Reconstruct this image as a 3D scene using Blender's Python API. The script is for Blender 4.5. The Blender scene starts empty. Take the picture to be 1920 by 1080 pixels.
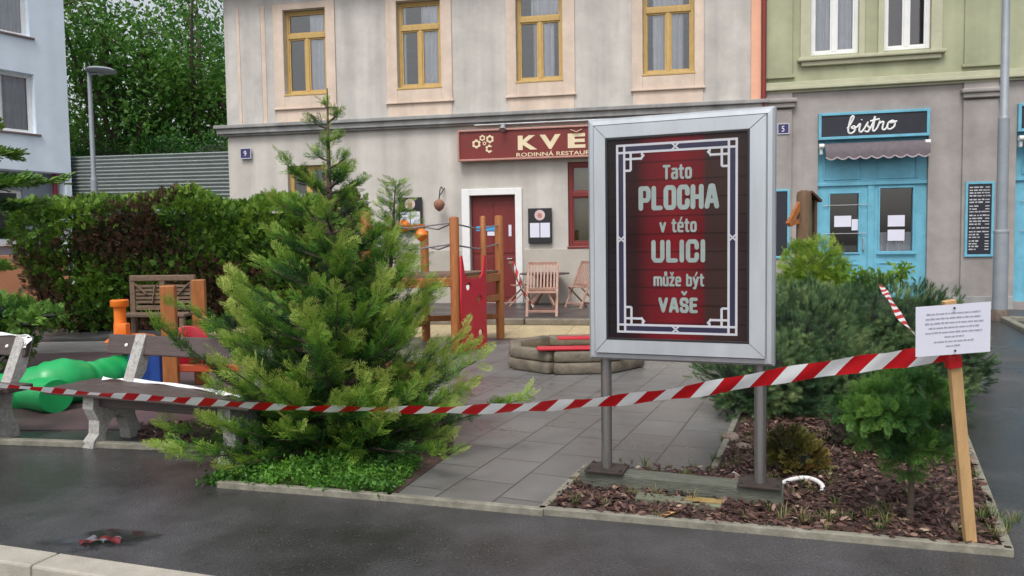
import bpy, bmesh, math, random
import numpy as np
from mathutils import Vector, Matrix, noise

random.seed(7); RNG = np.random.default_rng(7)
S = bpy.context.scene
COL = S.collection
R = math.radians

# ---------------------------------------------------------------- camera
F, CX, CY = 1400.0, 960.0, 540.0
PITCH, ROLL = math.atan(78 / F), R(0.8)
CAM = Vector((0, 0, 1.5))
_U = Vector((0, math.sin(PITCH), math.cos(PITCH)))
_F = Vector((0, math.cos(PITCH), -math.sin(PITCH)))
_R = Vector((1, 0, 0))
CAX = _R * math.cos(ROLL) - _U * math.sin(ROLL)
CAY = _R * math.sin(ROLL) + _U * math.cos(ROLL)
cd = bpy.data.cameras.new('camera'); cam = bpy.data.objects.new('camera', cd); COL.objects.link(cam)
cam.matrix_world = Matrix(((CAX.x, CAY.x, -_F.x, CAM.x), (CAX.y, CAY.y, -_F.y, CAM.y),
                           (CAX.z, CAY.z, -_F.z, CAM.z), (0, 0, 0, 1)))
cd.sensor_width = 36; cd.lens = F / 1920 * 36; cd.clip_start = 0.05; cd.clip_end = 2000
S.camera = cam

# ---------------------------------------------------------------- sky, sun, exposure
SUN_EL, SUN_AZ = R(58), R(200)          # high soft sun behind an overcast sky, behind the viewer
w = bpy.data.worlds.new('World'); S.world = w; w.use_nodes = True
nt = w.node_tree; nt.nodes.clear()
sk = nt.nodes.new('ShaderNodeTexSky'); sk.sky_type = 'NISHITA'; sk.sun_disc = False
sk.sun_elevation = SUN_EL; sk.sun_rotation = SUN_AZ; sk.air_density = 1.0; sk.dust_density = 4.0
hs = nt.nodes.new('ShaderNodeHueSaturation'); hs.inputs['Saturation'].default_value = 0.28
bg = nt.nodes.new('ShaderNodeBackground'); bg.inputs['Strength'].default_value = 0.12
wo = nt.nodes.new('ShaderNodeOutputWorld')
nt.links.new(sk.outputs[0], hs.inputs['Color']); nt.links.new(hs.outputs[0], bg.inputs['Color'])
nt.links.new(bg.outputs[0], wo.inputs['Surface'])
sl = bpy.data.lights.new('sun', 'SUN'); sl.energy = 1.0; sl.angle = R(20); sl.color = (1.0, 0.97, 0.93)
so = bpy.data.objects.new('sun', sl); COL.objects.link(so)
_sd = Vector((math.sin(SUN_AZ) * math.cos(SUN_EL), math.cos(SUN_AZ) * math.cos(SUN_EL), math.sin(SUN_EL)))
so.rotation_euler = (-_sd).to_track_quat('-Z', 'Y').to_euler()
S.view_settings.view_transform = 'Standard'; S.view_settings.look = 'None'
S.view_settings.gamma = 1; S.view_settings.use_curve_mapping = False
S.view_settings.exposure = 0.74
S.cycles.max_bounces = 6; S.cycles.transparent_max_bounces = 12
S.cycles.use_denoising = True

# ---------------------------------------------------------------- pixel -> world (photo is 1920 x 1080)
def ray(px, py): return (CAX * (px - CX) + CAY * (CY - py) + _F * F)
def G(px, py, z=0.0):
    d = ray(px, py); t = (z - CAM.z) / d.z; return CAM + d * t
def PY(px, py, Y):
    d = ray(px, py); return CAM + d * (Y / d.y)
class Plane:
    """vertical plane through o, x axis at angle a, y axis into the wall"""
    def __init__(s, o, a): s.o = Vector(o); s.a = a; s.x = Vector((math.cos(a), math.sin(a), 0)); s.y = Vector((-math.sin(a), math.cos(a), 0))
    def at(s, px, py):
        d = ray(px, py); t = (s.o - CAM).dot(s.y) / d.dot(s.y); p = CAM + d * t
        return (p - s.o).dot(s.x), p.z

# ---------------------------------------------------------------- materials
MATS = {}
def _n(t, k, **kw):
    n = t.nodes.new(k)
    for a, b in kw.items(): setattr(n, a, b)
    return n
def mat(name, col, rough=0.6, var=0.12, scale=6.0, bump=0.0, bscale=None, metal=0.0, streak=0.0, spec=0.5, rvar=0.0, stretch=(1, 1, 1), coat=0.0, fleck=None):
    """plain procedural surface: base colour broken up by two noises, optional vertical streaks and bump"""
    if name in MATS: return MATS[name]
    m = bpy.data.materials.new(name); m.use_nodes = True; t = m.node_tree
    b = t.nodes['Principled BSDF']; L = t.links.new
    tc = _n(t, 'ShaderNodeTexCoord'); mp = _n(t, 'ShaderNodeMapping'); mp.inputs['Scale'].default_value = stretch
    L(tc.outputs['Object'], mp.inputs['Vector'])
    n1 = _n(t, 'ShaderNodeTexNoise'); n1.inputs['Scale'].default_value = scale; n1.inputs['Detail'].default_value = 6; n1.inputs['Roughness'].default_value = .65
    L(mp.outputs[0], n1.inputs['Vector'])
    r = _n(t, 'ShaderNodeMapRange'); r.inputs['From Min'].default_value = .3; r.inputs['From Max'].default_value = .7
    r.inputs['To Min'].default_value = 1 - var; r.inputs['To Max'].default_value = 1 + var
    L(n1.outputs['Fac'], r.inputs['Value'])
    fac = r.outputs[0]
    if streak:
        mp2 = _n(t, 'ShaderNodeMapping'); mp2.inputs['Scale'].default_value = (1.6, 1.6, .12)
        L(tc.outputs['Object'], mp2.inputs['Vector'])
        n2 = _n(t, 'ShaderNodeTexNoise'); n2.inputs['Scale'].default_value = 1.4; n2.inputs['Detail'].default_value = 5
        L(mp2.outputs[0], n2.inputs['Vector'])
        r2 = _n(t, 'ShaderNodeMapRange'); r2.inputs['From Min'].default_value = .3; r2.inputs['From Max'].default_value = .7
        r2.inputs['To Min'].default_value = 1 - streak; r2.inputs['To Max'].default_value = 1 + streak * .6
        L(n2.outputs['Fac'], r2.inputs['Value'])
        mu = _n(t, 'ShaderNodeMath', operation='MULTIPLY'); L(fac, mu.inputs[0]); L(r2.outputs[0], mu.inputs[1]); fac = mu.outputs[0]
    vm = _n(t, 'ShaderNodeVectorMath', operation='SCALE'); vm.inputs[0].default_value = col[:3]; L(fac, vm.inputs['Scale'])
    cout = vm.outputs[0]
    if fleck:
        vo = _n(t, 'ShaderNodeTexNoise'); vo.inputs['Scale'].default_value = fleck[1]; vo.inputs['Detail'].default_value = 2
        L(tc.outputs['Object'], vo.inputs['Vector'])
        fr = _n(t, 'ShaderNodeMapRange'); fr.inputs['From Min'].default_value = .62; fr.inputs['From Max'].default_value = .7
        L(vo.outputs['Fac'], fr.inputs['Value'])
        mx = _n(t, 'ShaderNodeMix', data_type='RGBA'); L(fr.outputs[0], mx.inputs['Factor']); L(cout, mx.inputs['A'])
        mx.inputs['B'].default_value = (*fleck[0], 1); cout = mx.outputs['Result']
    L(cout, b.inputs['Base Color'])
    b.inputs['Roughness'].default_value = rough; b.inputs['Metallic'].default_value = metal
    b.inputs['Specular IOR Level'].default_value = spec; b.inputs['Coat Weight'].default_value = coat
    if rvar:
        r3 = _n(t, 'ShaderNodeMapRange'); r3.inputs['From Min'].default_value = .35; r3.inputs['From Max'].default_value = .65
        r3.inputs['To Min'].default_value = max(.02, rough - rvar); r3.inputs['To Max'].default_value = min(1, rough + rvar)
        L(n1.outputs['Fac'], r3.inputs['Value']); L(r3.outputs[0], b.inputs['Roughness'])
    if bump:
        nb = _n(t, 'ShaderNodeTexNoise'); nb.inputs['Scale'].default_value = bscale or scale * 4; nb.inputs['Detail'].default_value = 5
        L(mp.outputs[0], nb.inputs['Vector'])
        bp = _n(t, 'ShaderNodeBump'); bp.inputs['Strength'].default_value = bump; bp.inputs['Distance'].default_value = .02
        L(nb.outputs['Fac'], bp.inputs['Height']); L(bp.outputs[0], b.inputs['Normal'])
    MATS[name] = m; return m

def leaf_mat(name, ramp, transl=.3, rough=.55, spec=.35):
    """foliage: colour from the per-leaf 'tint' attribute through a ramp, partly translucent"""
    m = bpy.data.materials.new(name); m.use_nodes = True; t = m.node_tree; L = t.links.new
    b = t.nodes['Principled BSDF']; out = t.nodes['Material Output']
    at = _n(t, 'ShaderNodeAttribute', attribute_name='tint')
    cr = _n(t, 'ShaderNodeValToRGB'); e = cr.color_ramp.elements
    while len(e) < len(ramp): e.new(.5)
    for el, (p, c) in zip(e, ramp): el.position = p; el.color = (*c, 1)
    L(at.outputs['Fac'], cr.inputs[0]); L(cr.outputs[0], b.inputs['Base Color'])
    b.inputs['Roughness'].default_value = rough; b.inputs['Specular IOR Level'].default_value = spec
    tr = _n(t, 'ShaderNodeBsdfTranslucent'); L(cr.outputs[0], tr.inputs['Color'])
    mx = _n(t, 'ShaderNodeMixShader'); mx.inputs[0].default_value = transl
    L(b.outputs[0], mx.inputs[1]); L(tr.outputs[0], mx.inputs[2]); L(mx.outputs[0], out.inputs['Surface'])
    MATS[name] = m; return m

def glass_mat(name, ior=1.5, tint=(1, 1, 1), boost=1.0, rough=.02):
    m = bpy.data.materials.new(name); m.use_nodes = True; t = m.node_tree; L = t.links.new
    t.nodes.remove(t.nodes['Principled BSDF']); out = t.nodes['Material Output']
    fr = _n(t, 'ShaderNodeFresnel'); fr.inputs['IOR'].default_value = ior
    mu = _n(t, 'ShaderNodeMath', operation='MULTIPLY', use_clamp=True); mu.inputs[1].default_value = boost; L(fr.outputs[0], mu.inputs[0])
    tr = _n(t, 'ShaderNodeBsdfTransparent'); tr.inputs[0].default_value = (*tint, 1)
    gl = _n(t, 'ShaderNodeBsdfGlossy'); gl.inputs['Roughness'].default_value = rough
    mx = _n(t, 'ShaderNodeMixShader'); L(mu.outputs[0], mx.inputs[0]); L(tr.outputs[0], mx.inputs[1]); L(gl.outputs[0], mx.inputs[2])
    L(mx.outputs[0], out.inputs['Surface']); MATS[name] = m; return m

# ---------------------------------------------------------------- mesh builder
def frame_of(d, up=Vector((0, 0, 1))):
    d = Vector(d).normalized()
    if abs(d.dot(up)) > .98: up = Vector((0, 1, 0)) if abs(d.y) < .9 else Vector((1, 0, 0))
    x = d.cross(up).normalized(); z = x.cross(d).normalized()
    return x, d, z
class MB:
    def __init__(s): s.v = []; s.f = []
    def add(s, vs, fs):
        o = len(s.v); s.v += [tuple(v) for v in vs]; s.f += [tuple(i + o for i in f) for f in fs]; return s
    def box(s, c, size, rot=None, bev=0.0):
        c = Vector(c); hx, hy, hz = [x / 2 for x in size]
        if bev > 0:
            bev = min(bev, hx * .9, hy * .9, hz * .9)
            bm = bmesh.new(); bmesh.ops.create_cube(bm, size=1)
            bmesh.ops.scale(bm, vec=size, verts=bm.verts)
            bmesh.ops.bevel(bm, geom=bm.edges[:], offset=bev, segments=2, affect='EDGES', profile=.5)
            bm.verts.index_update()
            vs = [v.co.copy() for v in bm.verts]; fs = [[v.index for v in f.verts] for f in bm.faces]; bm.free()
        else:
            vs = [Vector((x, y, z)) for x in (-hx, hx) for y in (-hy, hy) for z in (-hz, hz)]
            fs = [(0, 1, 3, 2), (4, 6, 7, 5), (0, 4, 5, 1), (2, 3, 7, 6), (0, 2, 6, 4), (1, 5, 7, 3)]
        if rot is not None: vs = [rot @ v for v in vs]
        return s.add([v + c for v in vs], fs)
    def span(s, x0, x1, y0, y1, z0, z1, bev=0.0):
        return s.box(((x0 + x1) / 2, (y0 + y1) / 2, (z0 + z1) / 2), (abs(x1 - x0), abs(y1 - y0), abs(z1 - z0)), bev=bev)
    def bar(s, p, q, w, h, up=(0, 0, 1), bev=0.0):
        p, q = Vector(p), Vector(q); x, d, z = frame_of(q - p, Vector(up))
        m = Matrix((x, d, z)).transposed()
        return s.box((p + q) / 2, (w, (q - p).length, h), m, bev)
    def tube(s, pts, r, n=8, cap=True):
        pts = [Vector(p) for p in pts]; rs = r if hasattr(r, '__len__') else [r] * len(pts)
        vs, fs = [], []; px = None
        for i, p in enumerate(pts):
            d = (pts[min(i + 1, len(pts) - 1)] - pts[max(i - 1, 0)])
            d.normalize()
            if px is None: x, _, z = frame_of(d)
            else:
                x = (px - d * px.dot(d)).normalized(); z = x.cross(d)
            px = x
            for k in range(n):
                a = 2 * math.pi * k / n; vs.append(p + (x * math.cos(a) + z * math.sin(a)) * rs[i])
        for i in range(len(pts) - 1):
            for k in range(n):
                a, b = i * n + k, i * n + (k + 1) % n; fs.append((a, b, b + n, a + n))
        if cap: fs.append(tuple(range(n - 1, -1, -1))); fs.append(tuple((len(pts) - 1) * n + k for k in range(n)))
        return s.add(vs, fs)
    def lathe(s, prof, c=(0, 0, 0), n=20, axis=None):
        c = Vector(c); x, d, z = frame_of(axis or (0, 0, 1)); vs, fs = [], []
        for r, h in prof:
            for k in range(n):
                a = 2 * math.pi * k / n; vs.append(c + d * h + (x * math.cos(a) + z * math.sin(a)) * r)
        for i in range(len(prof) - 1):
            for k in range(n):
                a, b = i * n + k, i * n + (k + 1) % n; fs.append((a, b, b + n, a + n))
        fs.append(tuple(range(n - 1, -1, -1))); fs.append(tuple((len(prof) - 1) * n + k for k in range(n)))
        return s.add(vs, fs)
    def prism(s, poly, fn, a, b):
        """poly in 2-D, extruded: fn(u, v, w) -> point"""
        n = len(poly); vs = [fn(u, v, a) for u, v in poly] + [fn(u, v, b) for u, v in poly]
        fs = [tuple(range(n)), tuple(range(2 * n - 1, n - 1, -1))] + [(i, (i + 1) % n, n + (i + 1) % n, n + i) for i in range(n)]
        return s.add(vs, fs)
    def sheet(s, pts): return s.add(pts, [tuple(range(len(pts)))])
    def slab(s, pts, z0, z1): return s.prism([(p[0], p[1]) for p in pts], lambda u, v, w: (u, v, w), z0, z1)
    def build(s, name, m, parent=None, smooth=False, fix=True, bevel=0.0):
        me = bpy.data.meshes.new(name); me.from_pydata(s.v, [], s.f)
        if fix:
            bm = bmesh.new(); bm.from_mesh(me); bmesh.ops.recalc_face_normals(bm, faces=bm.faces); bm.to_mesh(me); bm.free()
        if smooth:
            me.polygons.foreach_set('use_smooth', [True] * len(me.polygons)); me.set_sharp_from_angle(angle=R(40))
        me.materials.append(m); me.update()
        o = bpy.data.objects.new(name, me); COL.objects.link(o)
        if parent: o.parent = parent
        return o

def tag(o, label=None, cat=None, group=None, kind=None):
    if label: o['label'] = label
    if cat: o['category'] = cat
    if group: o['group'] = group
    if kind: o['kind'] = kind
    return o
def empty(name, loc=(0, 0, 0), rz=0.0, label=None, cat=None, group=None, rot=None):
    o = bpy.data.objects.new(name, None); COL.objects.link(o); o.location = loc; o.empty_display_size = .2
    o.rotation_euler = rot if rot else (0, 0, rz)
    return tag(o, label, cat, group)
def struct(name, mb, m, smooth=False):
    return tag(mb.build(name, m, smooth=smooth), kind='structure')
def copy_tree(o, parent=None):
    c = o.copy(); COL.objects.link(c)
    if parent: c.parent = parent
    for ch in [k for k in COL.objects if k.parent == o]: copy_tree(ch, c)
    return c

def lettering(name, s, cx, cz, wd, ht, y, m, parent, bold=0.0, depth=.004, shear=0.0):
    """text standing in the local x-z plane facing -y, fitted to wd x ht about (cx, cz)"""
    cu = bpy.data.curves.new('tmp', 'FONT'); cu.body = s; cu.size = 1; cu.offset = bold; cu.resolution_u = 3; cu.shear = shear
    ob = bpy.data.objects.new('tmp', cu); COL.objects.link(ob)
    dg = bpy.context.evaluated_depsgraph_get(); dg.update()
    me = bpy.data.meshes.new_from_object(ob.evaluated_get(dg)); bpy.data.objects.remove(ob)
    vs = np.array([v.co[:] for v in me.vertices]); fs = [tuple(p.vertices) for p in me.polygons]
    bpy.data.meshes.remove(me)
    lo, hi = vs.min(0), vs.max(0)
    X = (vs[:, 0] - (lo[0] + hi[0]) / 2) / (hi[0] - lo[0]) * wd + cx
    Z = (vs[:, 1] - (lo[1] + hi[1]) / 2) / (hi[1] - lo[1]) * ht + cz
    mb = MB(); mb.add(np.stack([X, np.full_like(X, y - depth), Z], 1), [f[::-1] for f in fs])
    return mb.build(name, m, parent, fix=False)

def wall_grid(mb, W, z0, z1, openings, y=0.0, reveal=0.25, x0=0.0):
    xs = sorted({x0, W, *[o[0] for o in openings], *[o[1] for o in openings]})
    zs = sorted({z0, z1, *[min(max(o[2], z0), z1) for o in openings], *[min(max(o[3], z0), z1) for o in openings]})
    for i in range(len(xs) - 1):
        for j in range(len(zs) - 1):
            a, b, c, d = xs[i], xs[i + 1], zs[j], zs[j + 1]
            if any(o[0] < (a + b) / 2 < o[1] and o[2] < (c + d) / 2 < o[3] for o in openings): continue
            mb.add([(a, y, c), (b, y, c), (b, y, d), (a, y, d)], [(0, 1, 2, 3)])
    for a, b, c, d in openings:
        c, d = max(c, z0), min(d, z1)
        if d <= c: continue
        q = y + reveal
        mb.add([(a, y, c), (a, q, c), (a, q, d), (a, y, d)], [(0, 1, 2, 3)]); mb.add([(b, y, c), (b, y, d), (b, q, d), (b, q, c)], [(0, 1, 2, 3)])
        mb.add([(a, y, d), (a, q, d), (b, q, d), (b, y, d)], [(0, 1, 2, 3)]); mb.add([(a, y, c), (b, y, c), (b, q, c), (a, q, c)], [(0, 1, 2, 3)])

# ---------------------------------------------------------------- scattering leaves into one mesh
def nrm(a): return a / np.maximum(np.linalg.norm(a, axis=-1, keepdims=True), 1e-9)
def basis(d, up):
    """rows->columns x, y(=d), z for arrays of directions and up hints"""
    d = nrm(d); x = np.cross(d, up); bad = np.linalg.norm(x, axis=1) < 1e-3
    x[bad] = np.cross(d[bad], np.array([1., .2, 0])); x = nrm(x); z = np.cross(x, d)
    return np.stack([x, d, z], axis=2)
def scatter(name, tv, tf, tt, pos, rot, scl, tint, m, parent=None, kind=None):
    n, k = len(pos), len(tv); scl = np.asarray(scl)
    if scl.ndim == 1: scl = scl[:, None]
    V = np.einsum('mij,mkj->mki', rot, tv[None] * scl[:, None, :]) + pos[:, None, :]
    fk = tf.shape[1]; Fc = (tf[None] + (np.arange(n) * k)[:, None, None]).reshape(-1, fk)
    T = (np.asarray(tint)[:, None] + tt[None]).reshape(-1)
    me = bpy.data.meshes.new(name); nf = len(Fc)
    me.vertices.add(n * k); me.vertices.foreach_set('co', V.reshape(-1).astype(np.float32))
    me.loops.add(nf * fk); me.loops.foreach_set('vertex_index', Fc.reshape(-1).astype(np.int32))
    me.polygons.add(nf); me.polygons.foreach_set('loop_start', (np.arange(nf) * fk).astype(np.int32))
    at = me.attributes.new('tint', 'FLOAT', 'POINT'); at.data.foreach_set('value', np.clip(T, 0, 1).astype(np.float32))
    me.update(calc_edges=True); me.materials.append(m)
    o = bpy.data.objects.new(name, me); COL.objects.link(o)
    if parent: o.parent = parent
    if kind: o['kind'] = kind
    return o
def leafquad(base, d, side, L, W, droop=0.0):
    """diamond leaf"""
    d = np.array(d, float); side = np.array(side, float)
    mid = base + d * L * .45
    return [base, mid + side * W / 2, base + d * L + np.array([0, 0, -droop]), mid - side * W / 2]
def tpl_cypress(nt=9, seed=1):
    """flat feathery spray, unit length along +y: side twigs that carry leaflets of their own"""
    r = np.random.default_rng(seed); V = []; T = []
    def twig(b, ang, L, z, t0, W):
        d = np.array([math.sin(ang), math.cos(ang), z]); d /= np.linalg.norm(d); s = np.array([d[1], -d[0], r.uniform(-.4, .4)])
        V.extend(leafquad(b, d, s, L, W)); T.extend([t0, t0 + .05, t0 + .22, t0 + .05]); return d
    for i in range(nt):
        y = .04 + .9 * i / nt; L0 = .5 * (1 - y * .72) * r.uniform(.8, 1.15); zz = -.06 * y
        for sg in (-1, 1):
            b = np.array([0, y + r.uniform(-.02, .02), zz]); a = sg * r.uniform(.6, .85)
            d = twig(b, a, L0, r.uniform(-.1, .2), .2 * y, .042)
            for j in (.35, .62, .85):
                for s2 in (-1, 1):
                    twig(b + d * L0 * j, a + s2 * r.uniform(.5, .8), L0 * .42 * (1.1 - j * .5), r.uniform(-.15, .3), .2 * y + .12 * j, .034)
    twig(np.array([0, 0, 0.]), 0, 1.0, 0, .1, .03); twig(np.array([0, .72, -.04]), 0, .34, .1, .25, .05)
    V = np.array(V); return V, np.arange(len(V)).reshape(-1, 4), np.array(T)
def tpl_shoot(n=46, L=1.0, nl=.5, seed=2, W=.035):
    """pine shoot: needles round an axis along +y"""
    r = np.random.default_rng(seed); V = []; T = []
    for i in range(n):
        y = L * (i + .5) / n; a = i * 2.399; e = R(38 + 24 * (1 - y)); d = np.array([math.cos(a) * math.sin(e), math.cos(e), math.sin(a) * math.sin(e)])
        s = np.array([-math.sin(a), 0, math.cos(a)]); l = nl * r.uniform(.8, 1.1); b = np.array([0, y, 0])
        V += [b - s * W / 2, b + s * W / 2, b + d * l]; T += [.0, .0, .16]
    return np.array(V), np.arange(len(V)).reshape(-1, 3), np.array(T)
def tpl_leaves(n=16, rad=1.0, L=.42, W=.2, seed=3, flat=.55):
    """loose bunch of leaves filling a flattened ball of radius rad"""
    r = np.random.default_rng(seed); V = []; T = []
    for i in range(n):
        p = nrm(r.normal(size=3)) * rad * r.uniform(.2, 1) ** .5 * np.array([1, 1, flat]); d = nrm(p * .7 + r.normal(size=3) * .6 + np.array([0, 0, -.25]))
        s = nrm(np.cross(d, r.normal(size=3))); V += leafquad(p, d, s, L * r.uniform(.7, 1.2), W * r.uniform(.8, 1.2)); t = r.uniform(-.1, .1); T += [t, t, t + .08, t]
    return np.array(V), np.arange(len(V)).reshape(-1, 4), np.array(T)
def tpl_plume(nt=7, seed=1, wide=.34):
    """narrow feathery plume along +y: forward-swept twiglets, each split twice"""
    r = np.random.default_rng(seed); V = []; T = []
    def twig(b, d, L, t0, W):
        d = d / np.linalg.norm(d); s = nrm(np.cross(d, np.array([r.uniform(-.4, .4), r.uniform(-.2, .2), 1.]))); V.extend(leafquad(b, d, s, L, W)); T.extend([t0, t0 + .05, t0 + .24, t0 + .05]); return d
    for i in range(nt):
        y = .02 + .86 * i / nt; L0 = wide * (1.1 - .55 * y) * r.uniform(.7, 1.3)
        for sg in (-1, 1):
            b = np.array([0, y + r.uniform(-.03, .03), -.05 * y]); a = sg * r.uniform(.35, .75); d = twig(b, np.array([math.sin(a), math.cos(a), r.uniform(-.25, .4)]), L0, .16 * y, .034)
            for j, s2 in ((.3, 1), (.45, -1), (.65, 1), (.8, -1)):
                a2 = a + s2 * r.uniform(.35, .6); twig(b + d * L0 * j, np.array([math.sin(a2), math.cos(a2), r.uniform(-.2, .45)]), L0 * .42 * r.uniform(.8, 1.2), .16 * y + .1 * j, .03)
    twig(np.array([0, 0, 0.]), np.array([0, 1., 0]), 1.0, .08, .026); twig(np.array([0, .74, -.03]), np.array([.05, 1, .1]), .32, .22, .035)
    V = np.array(V); return V, np.arange(len(V)).reshape(-1, 4), np.array(T)
CYP = tpl_cypress(9, 1); CYP_S = tpl_cypress(5, 5); SHOOT = tpl_shoot(); LEAVES = tpl_leaves()
def lumps(p, sc=1.0, seed=0.0): return np.array([noise.noise(Vector(q) * sc + Vector((seed, seed * 1.7, 0))) for q in p])
# ================================================================ materials used all over
def wet_ground(name, col, r0, r1, rscale, fleck=None, bump=.25, bscale=160, brick=None, var=.2, dry=1.0, shift=(0, 0, 0)):
    """wet ground: base colour, roughness from broad wet/dry patches, grain bump; optional slab joints (w, h, angle)"""
    m = bpy.data.materials.new(name); m.use_nodes = True; t = m.node_tree; L = t.links.new; b = t.nodes['Principled BSDF']
    tc = _n(t, 'ShaderNodeTexCoord')
    a = _n(t, 'ShaderNodeTexNoise'); a.inputs['Scale'].default_value = rscale; a.inputs['Detail'].default_value = 5; a.inputs['Roughness'].default_value = .6
    sh = _n(t, 'ShaderNodeVectorMath', operation='ADD'); sh.inputs[1].default_value = shift; L(tc.outputs['Object'], sh.inputs[0]); L(sh.outputs[0], a.inputs['Vector'])
    rr = _n(t, 'ShaderNodeMapRange'); rr.inputs['From Min'].default_value = .38; rr.inputs['From Max'].default_value = .62
    rr.inputs['To Min'].default_value = r0; rr.inputs['To Max'].default_value = r1; L(a.outputs['Fac'], rr.inputs['Value']); L(rr.outputs[0], b.inputs['Roughness'])
    g = _n(t, 'ShaderNodeTexNoise'); g.inputs['Scale'].default_value = bscale; g.inputs['Detail'].default_value = 3; L(tc.outputs['Object'], g.inputs['Vector'])
    n2 = _n(t, 'ShaderNodeTexNoise'); n2.inputs['Scale'].default_value = rscale * 4; n2.inputs['Detail'].default_value = 8; n2.inputs['Roughness'].default_value = .7; L(tc.outputs['Object'], n2.inputs['Vector'])
    v = _n(t, 'ShaderNodeMapRange'); v.inputs['From Min'].default_value = .3; v.inputs['From Max'].default_value = .7; v.inputs['To Min'].default_value = 1 - var; v.inputs['To Max'].default_value = 1 + var
    L(n2.outputs['Fac'], v.inputs['Value'])
    g2 = _n(t, 'ShaderNodeMapRange'); g2.inputs['From Min'].default_value = .3; g2.inputs['From Max'].default_value = .7; g2.inputs['To Min'].default_value = .55; g2.inputs['To Max'].default_value = 1.45
    L(g.outputs['Fac'], g2.inputs['Value'])
    mu0 = _n(t, 'ShaderNodeMath', operation='MULTIPLY'); L(v.outputs[0], mu0.inputs[0]); L(g2.outputs[0], mu0.inputs[1])
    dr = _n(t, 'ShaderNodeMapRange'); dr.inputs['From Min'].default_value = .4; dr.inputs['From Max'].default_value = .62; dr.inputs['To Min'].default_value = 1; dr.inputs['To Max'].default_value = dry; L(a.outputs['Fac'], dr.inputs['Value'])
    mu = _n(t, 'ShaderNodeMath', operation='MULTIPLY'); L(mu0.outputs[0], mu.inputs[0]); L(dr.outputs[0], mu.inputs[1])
    vm = _n(t, 'ShaderNodeVectorMath', operation='SCALE'); vm.inputs[0].default_value = col; L(mu.outputs[0], vm.inputs['Scale']); c = vm.outputs[0]
    if fleck:
        vo = _n(t, 'ShaderNodeTexVoronoi'); vo.inputs['Scale'].default_value = fleck[1]; L(tc.outputs['Object'], vo.inputs['Vector'])
        f1 = _n(t, 'ShaderNodeMath', operation='LESS_THAN'); f1.inputs[1].default_value = .16; L(vo.outputs['Distance'], f1.inputs[0])
        sp = _n(t, 'ShaderNodeSeparateColor'); L(vo.outputs['Color'], sp.inputs[0])
        f2 = _n(t, 'ShaderNodeMath', operation='GREATER_THAN'); f2.inputs[1].default_value = .82; L(sp.outputs[0], f2.inputs[0])
        f3 = _n(t, 'ShaderNodeMath', operation='MULTIPLY'); L(f1.outputs[0], f3.inputs[0]); L(f2.outputs[0], f3.inputs[1])
        mx = _n(t, 'ShaderNodeMix', data_type='RGBA'); L(f3.outputs[0], mx.inputs['Factor']); L(c, mx.inputs['A']); mx.inputs['B'].default_value = (*fleck[0], 1); c = mx.outputs['Result']
    bp = _n(t, 'ShaderNodeBump'); bp.inputs['Strength'].default_value = bump; bp.inputs['Distance'].default_value = .006; L(g.outputs['Fac'], bp.inputs['Height'])
    nrm_out = bp.outputs[0]
    if brick:
        mp = _n(t, 'ShaderNodeMapping'); mp.inputs['Rotation'].default_value = (0, 0, brick[2]); L(tc.outputs['Object'], mp.inputs['Vector'])
        bk = _n(t, 'ShaderNodeTexBrick'); bk.offset = .5; bk.inputs['Scale'].default_value = 1; bk.inputs['Brick Width'].default_value = brick[0]; bk.inputs['Row Height'].default_value = brick[1]
        bk.inputs['Mortar Size'].default_value = .006; bk.inputs['Mortar Smooth'].default_value = .2; bk.inputs['Bias'].default_value = 0
        bk.inputs['Color1'].default_value = (.9, .9, .9, 1); bk.inputs['Color2'].default_value = (1.08, 1.08, 1.08, 1); bk.inputs['Mortar'].default_value = (.4, .39, .36, 1)
        L(mp.outputs[0], bk.inputs['Vector'])
        mm = _n(t, 'ShaderNodeMix', data_type='RGBA', blend_type='MULTIPLY'); mm.inputs['Factor'].default_value = 1; L(c, mm.inputs['A']); L(bk.outputs['Color'], mm.inputs['B']); c = mm.outputs['Result']
        b2 = _n(t, 'ShaderNodeBump', invert=True); b2.inputs['Strength'].default_value = .6; b2.inputs['Distance'].default_value = .006
        L(bk.outputs['Fac'], b2.inputs['Height']); L(bp.outputs[0], b2.inputs['Normal']); nrm_out = b2.outputs[0]
    L(c, b.inputs['Base Color']); L(nrm_out, b.inputs['Normal'])
    MATS[name] = m; return m

M_asph = wet_ground('wet_asphalt', (.03, .029, .031), .16, .5, .3, fleck=((.2, .2, .2), 60), bump=.9, bscale=85, var=.4, dry=2.2)  # paler dry patches also put the sky sheen into the base colour
M_slab = wet_ground('paving_slabs', (.14, .137, .134), .25, .55, .7, brick=(.5, .36, R(113)), bump=.15)
M_rub = wet_ground('rubber_surface', (.085, .05, .055), .45, .7, .8, bump=.4, bscale=90)
M_red_rub = wet_ground('red_rubber', (.26, .045, .045), .4, .65, .8, bump=.4, bscale=90)
M_sand = wet_ground('sand_paving', (.42, .34, .2), .5, .8, 1.2, brick=(1.0, 3.0, R(11)), bump=.3, bscale=60)
M_soil = wet_ground('soil', (.06, .035, .028), .6, .9, 2, bump=.8, bscale=40)
M_grey = wet_ground('grey_path', (.2, .19, .18), .4, .65, .9, bump=.2)
M_deck = wet_ground('deck_boards', (.07, .06, .06), .3, .5, 1.5, brick=(2.5, .14, R(11)), bump=.2)
M_kerb = mat('kerb_concrete', (.36, .33, .28), .75, .15, 5, bump=.3, bscale=120)
M_edge = mat('edging', (.2, .19, .15), .75, .35, 9, bump=.3)
M_conc = mat('bench_concrete', (.38, .37, .35), .85, .25, 30, bump=.6, bscale=90, fleck=((.12, .11, .1), 90))
M_dwood = mat('dark_wood', (.075, .055, .05), .45, .25, 3, bump=.3, stretch=(2, 14, 14), rvar=.12)
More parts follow.
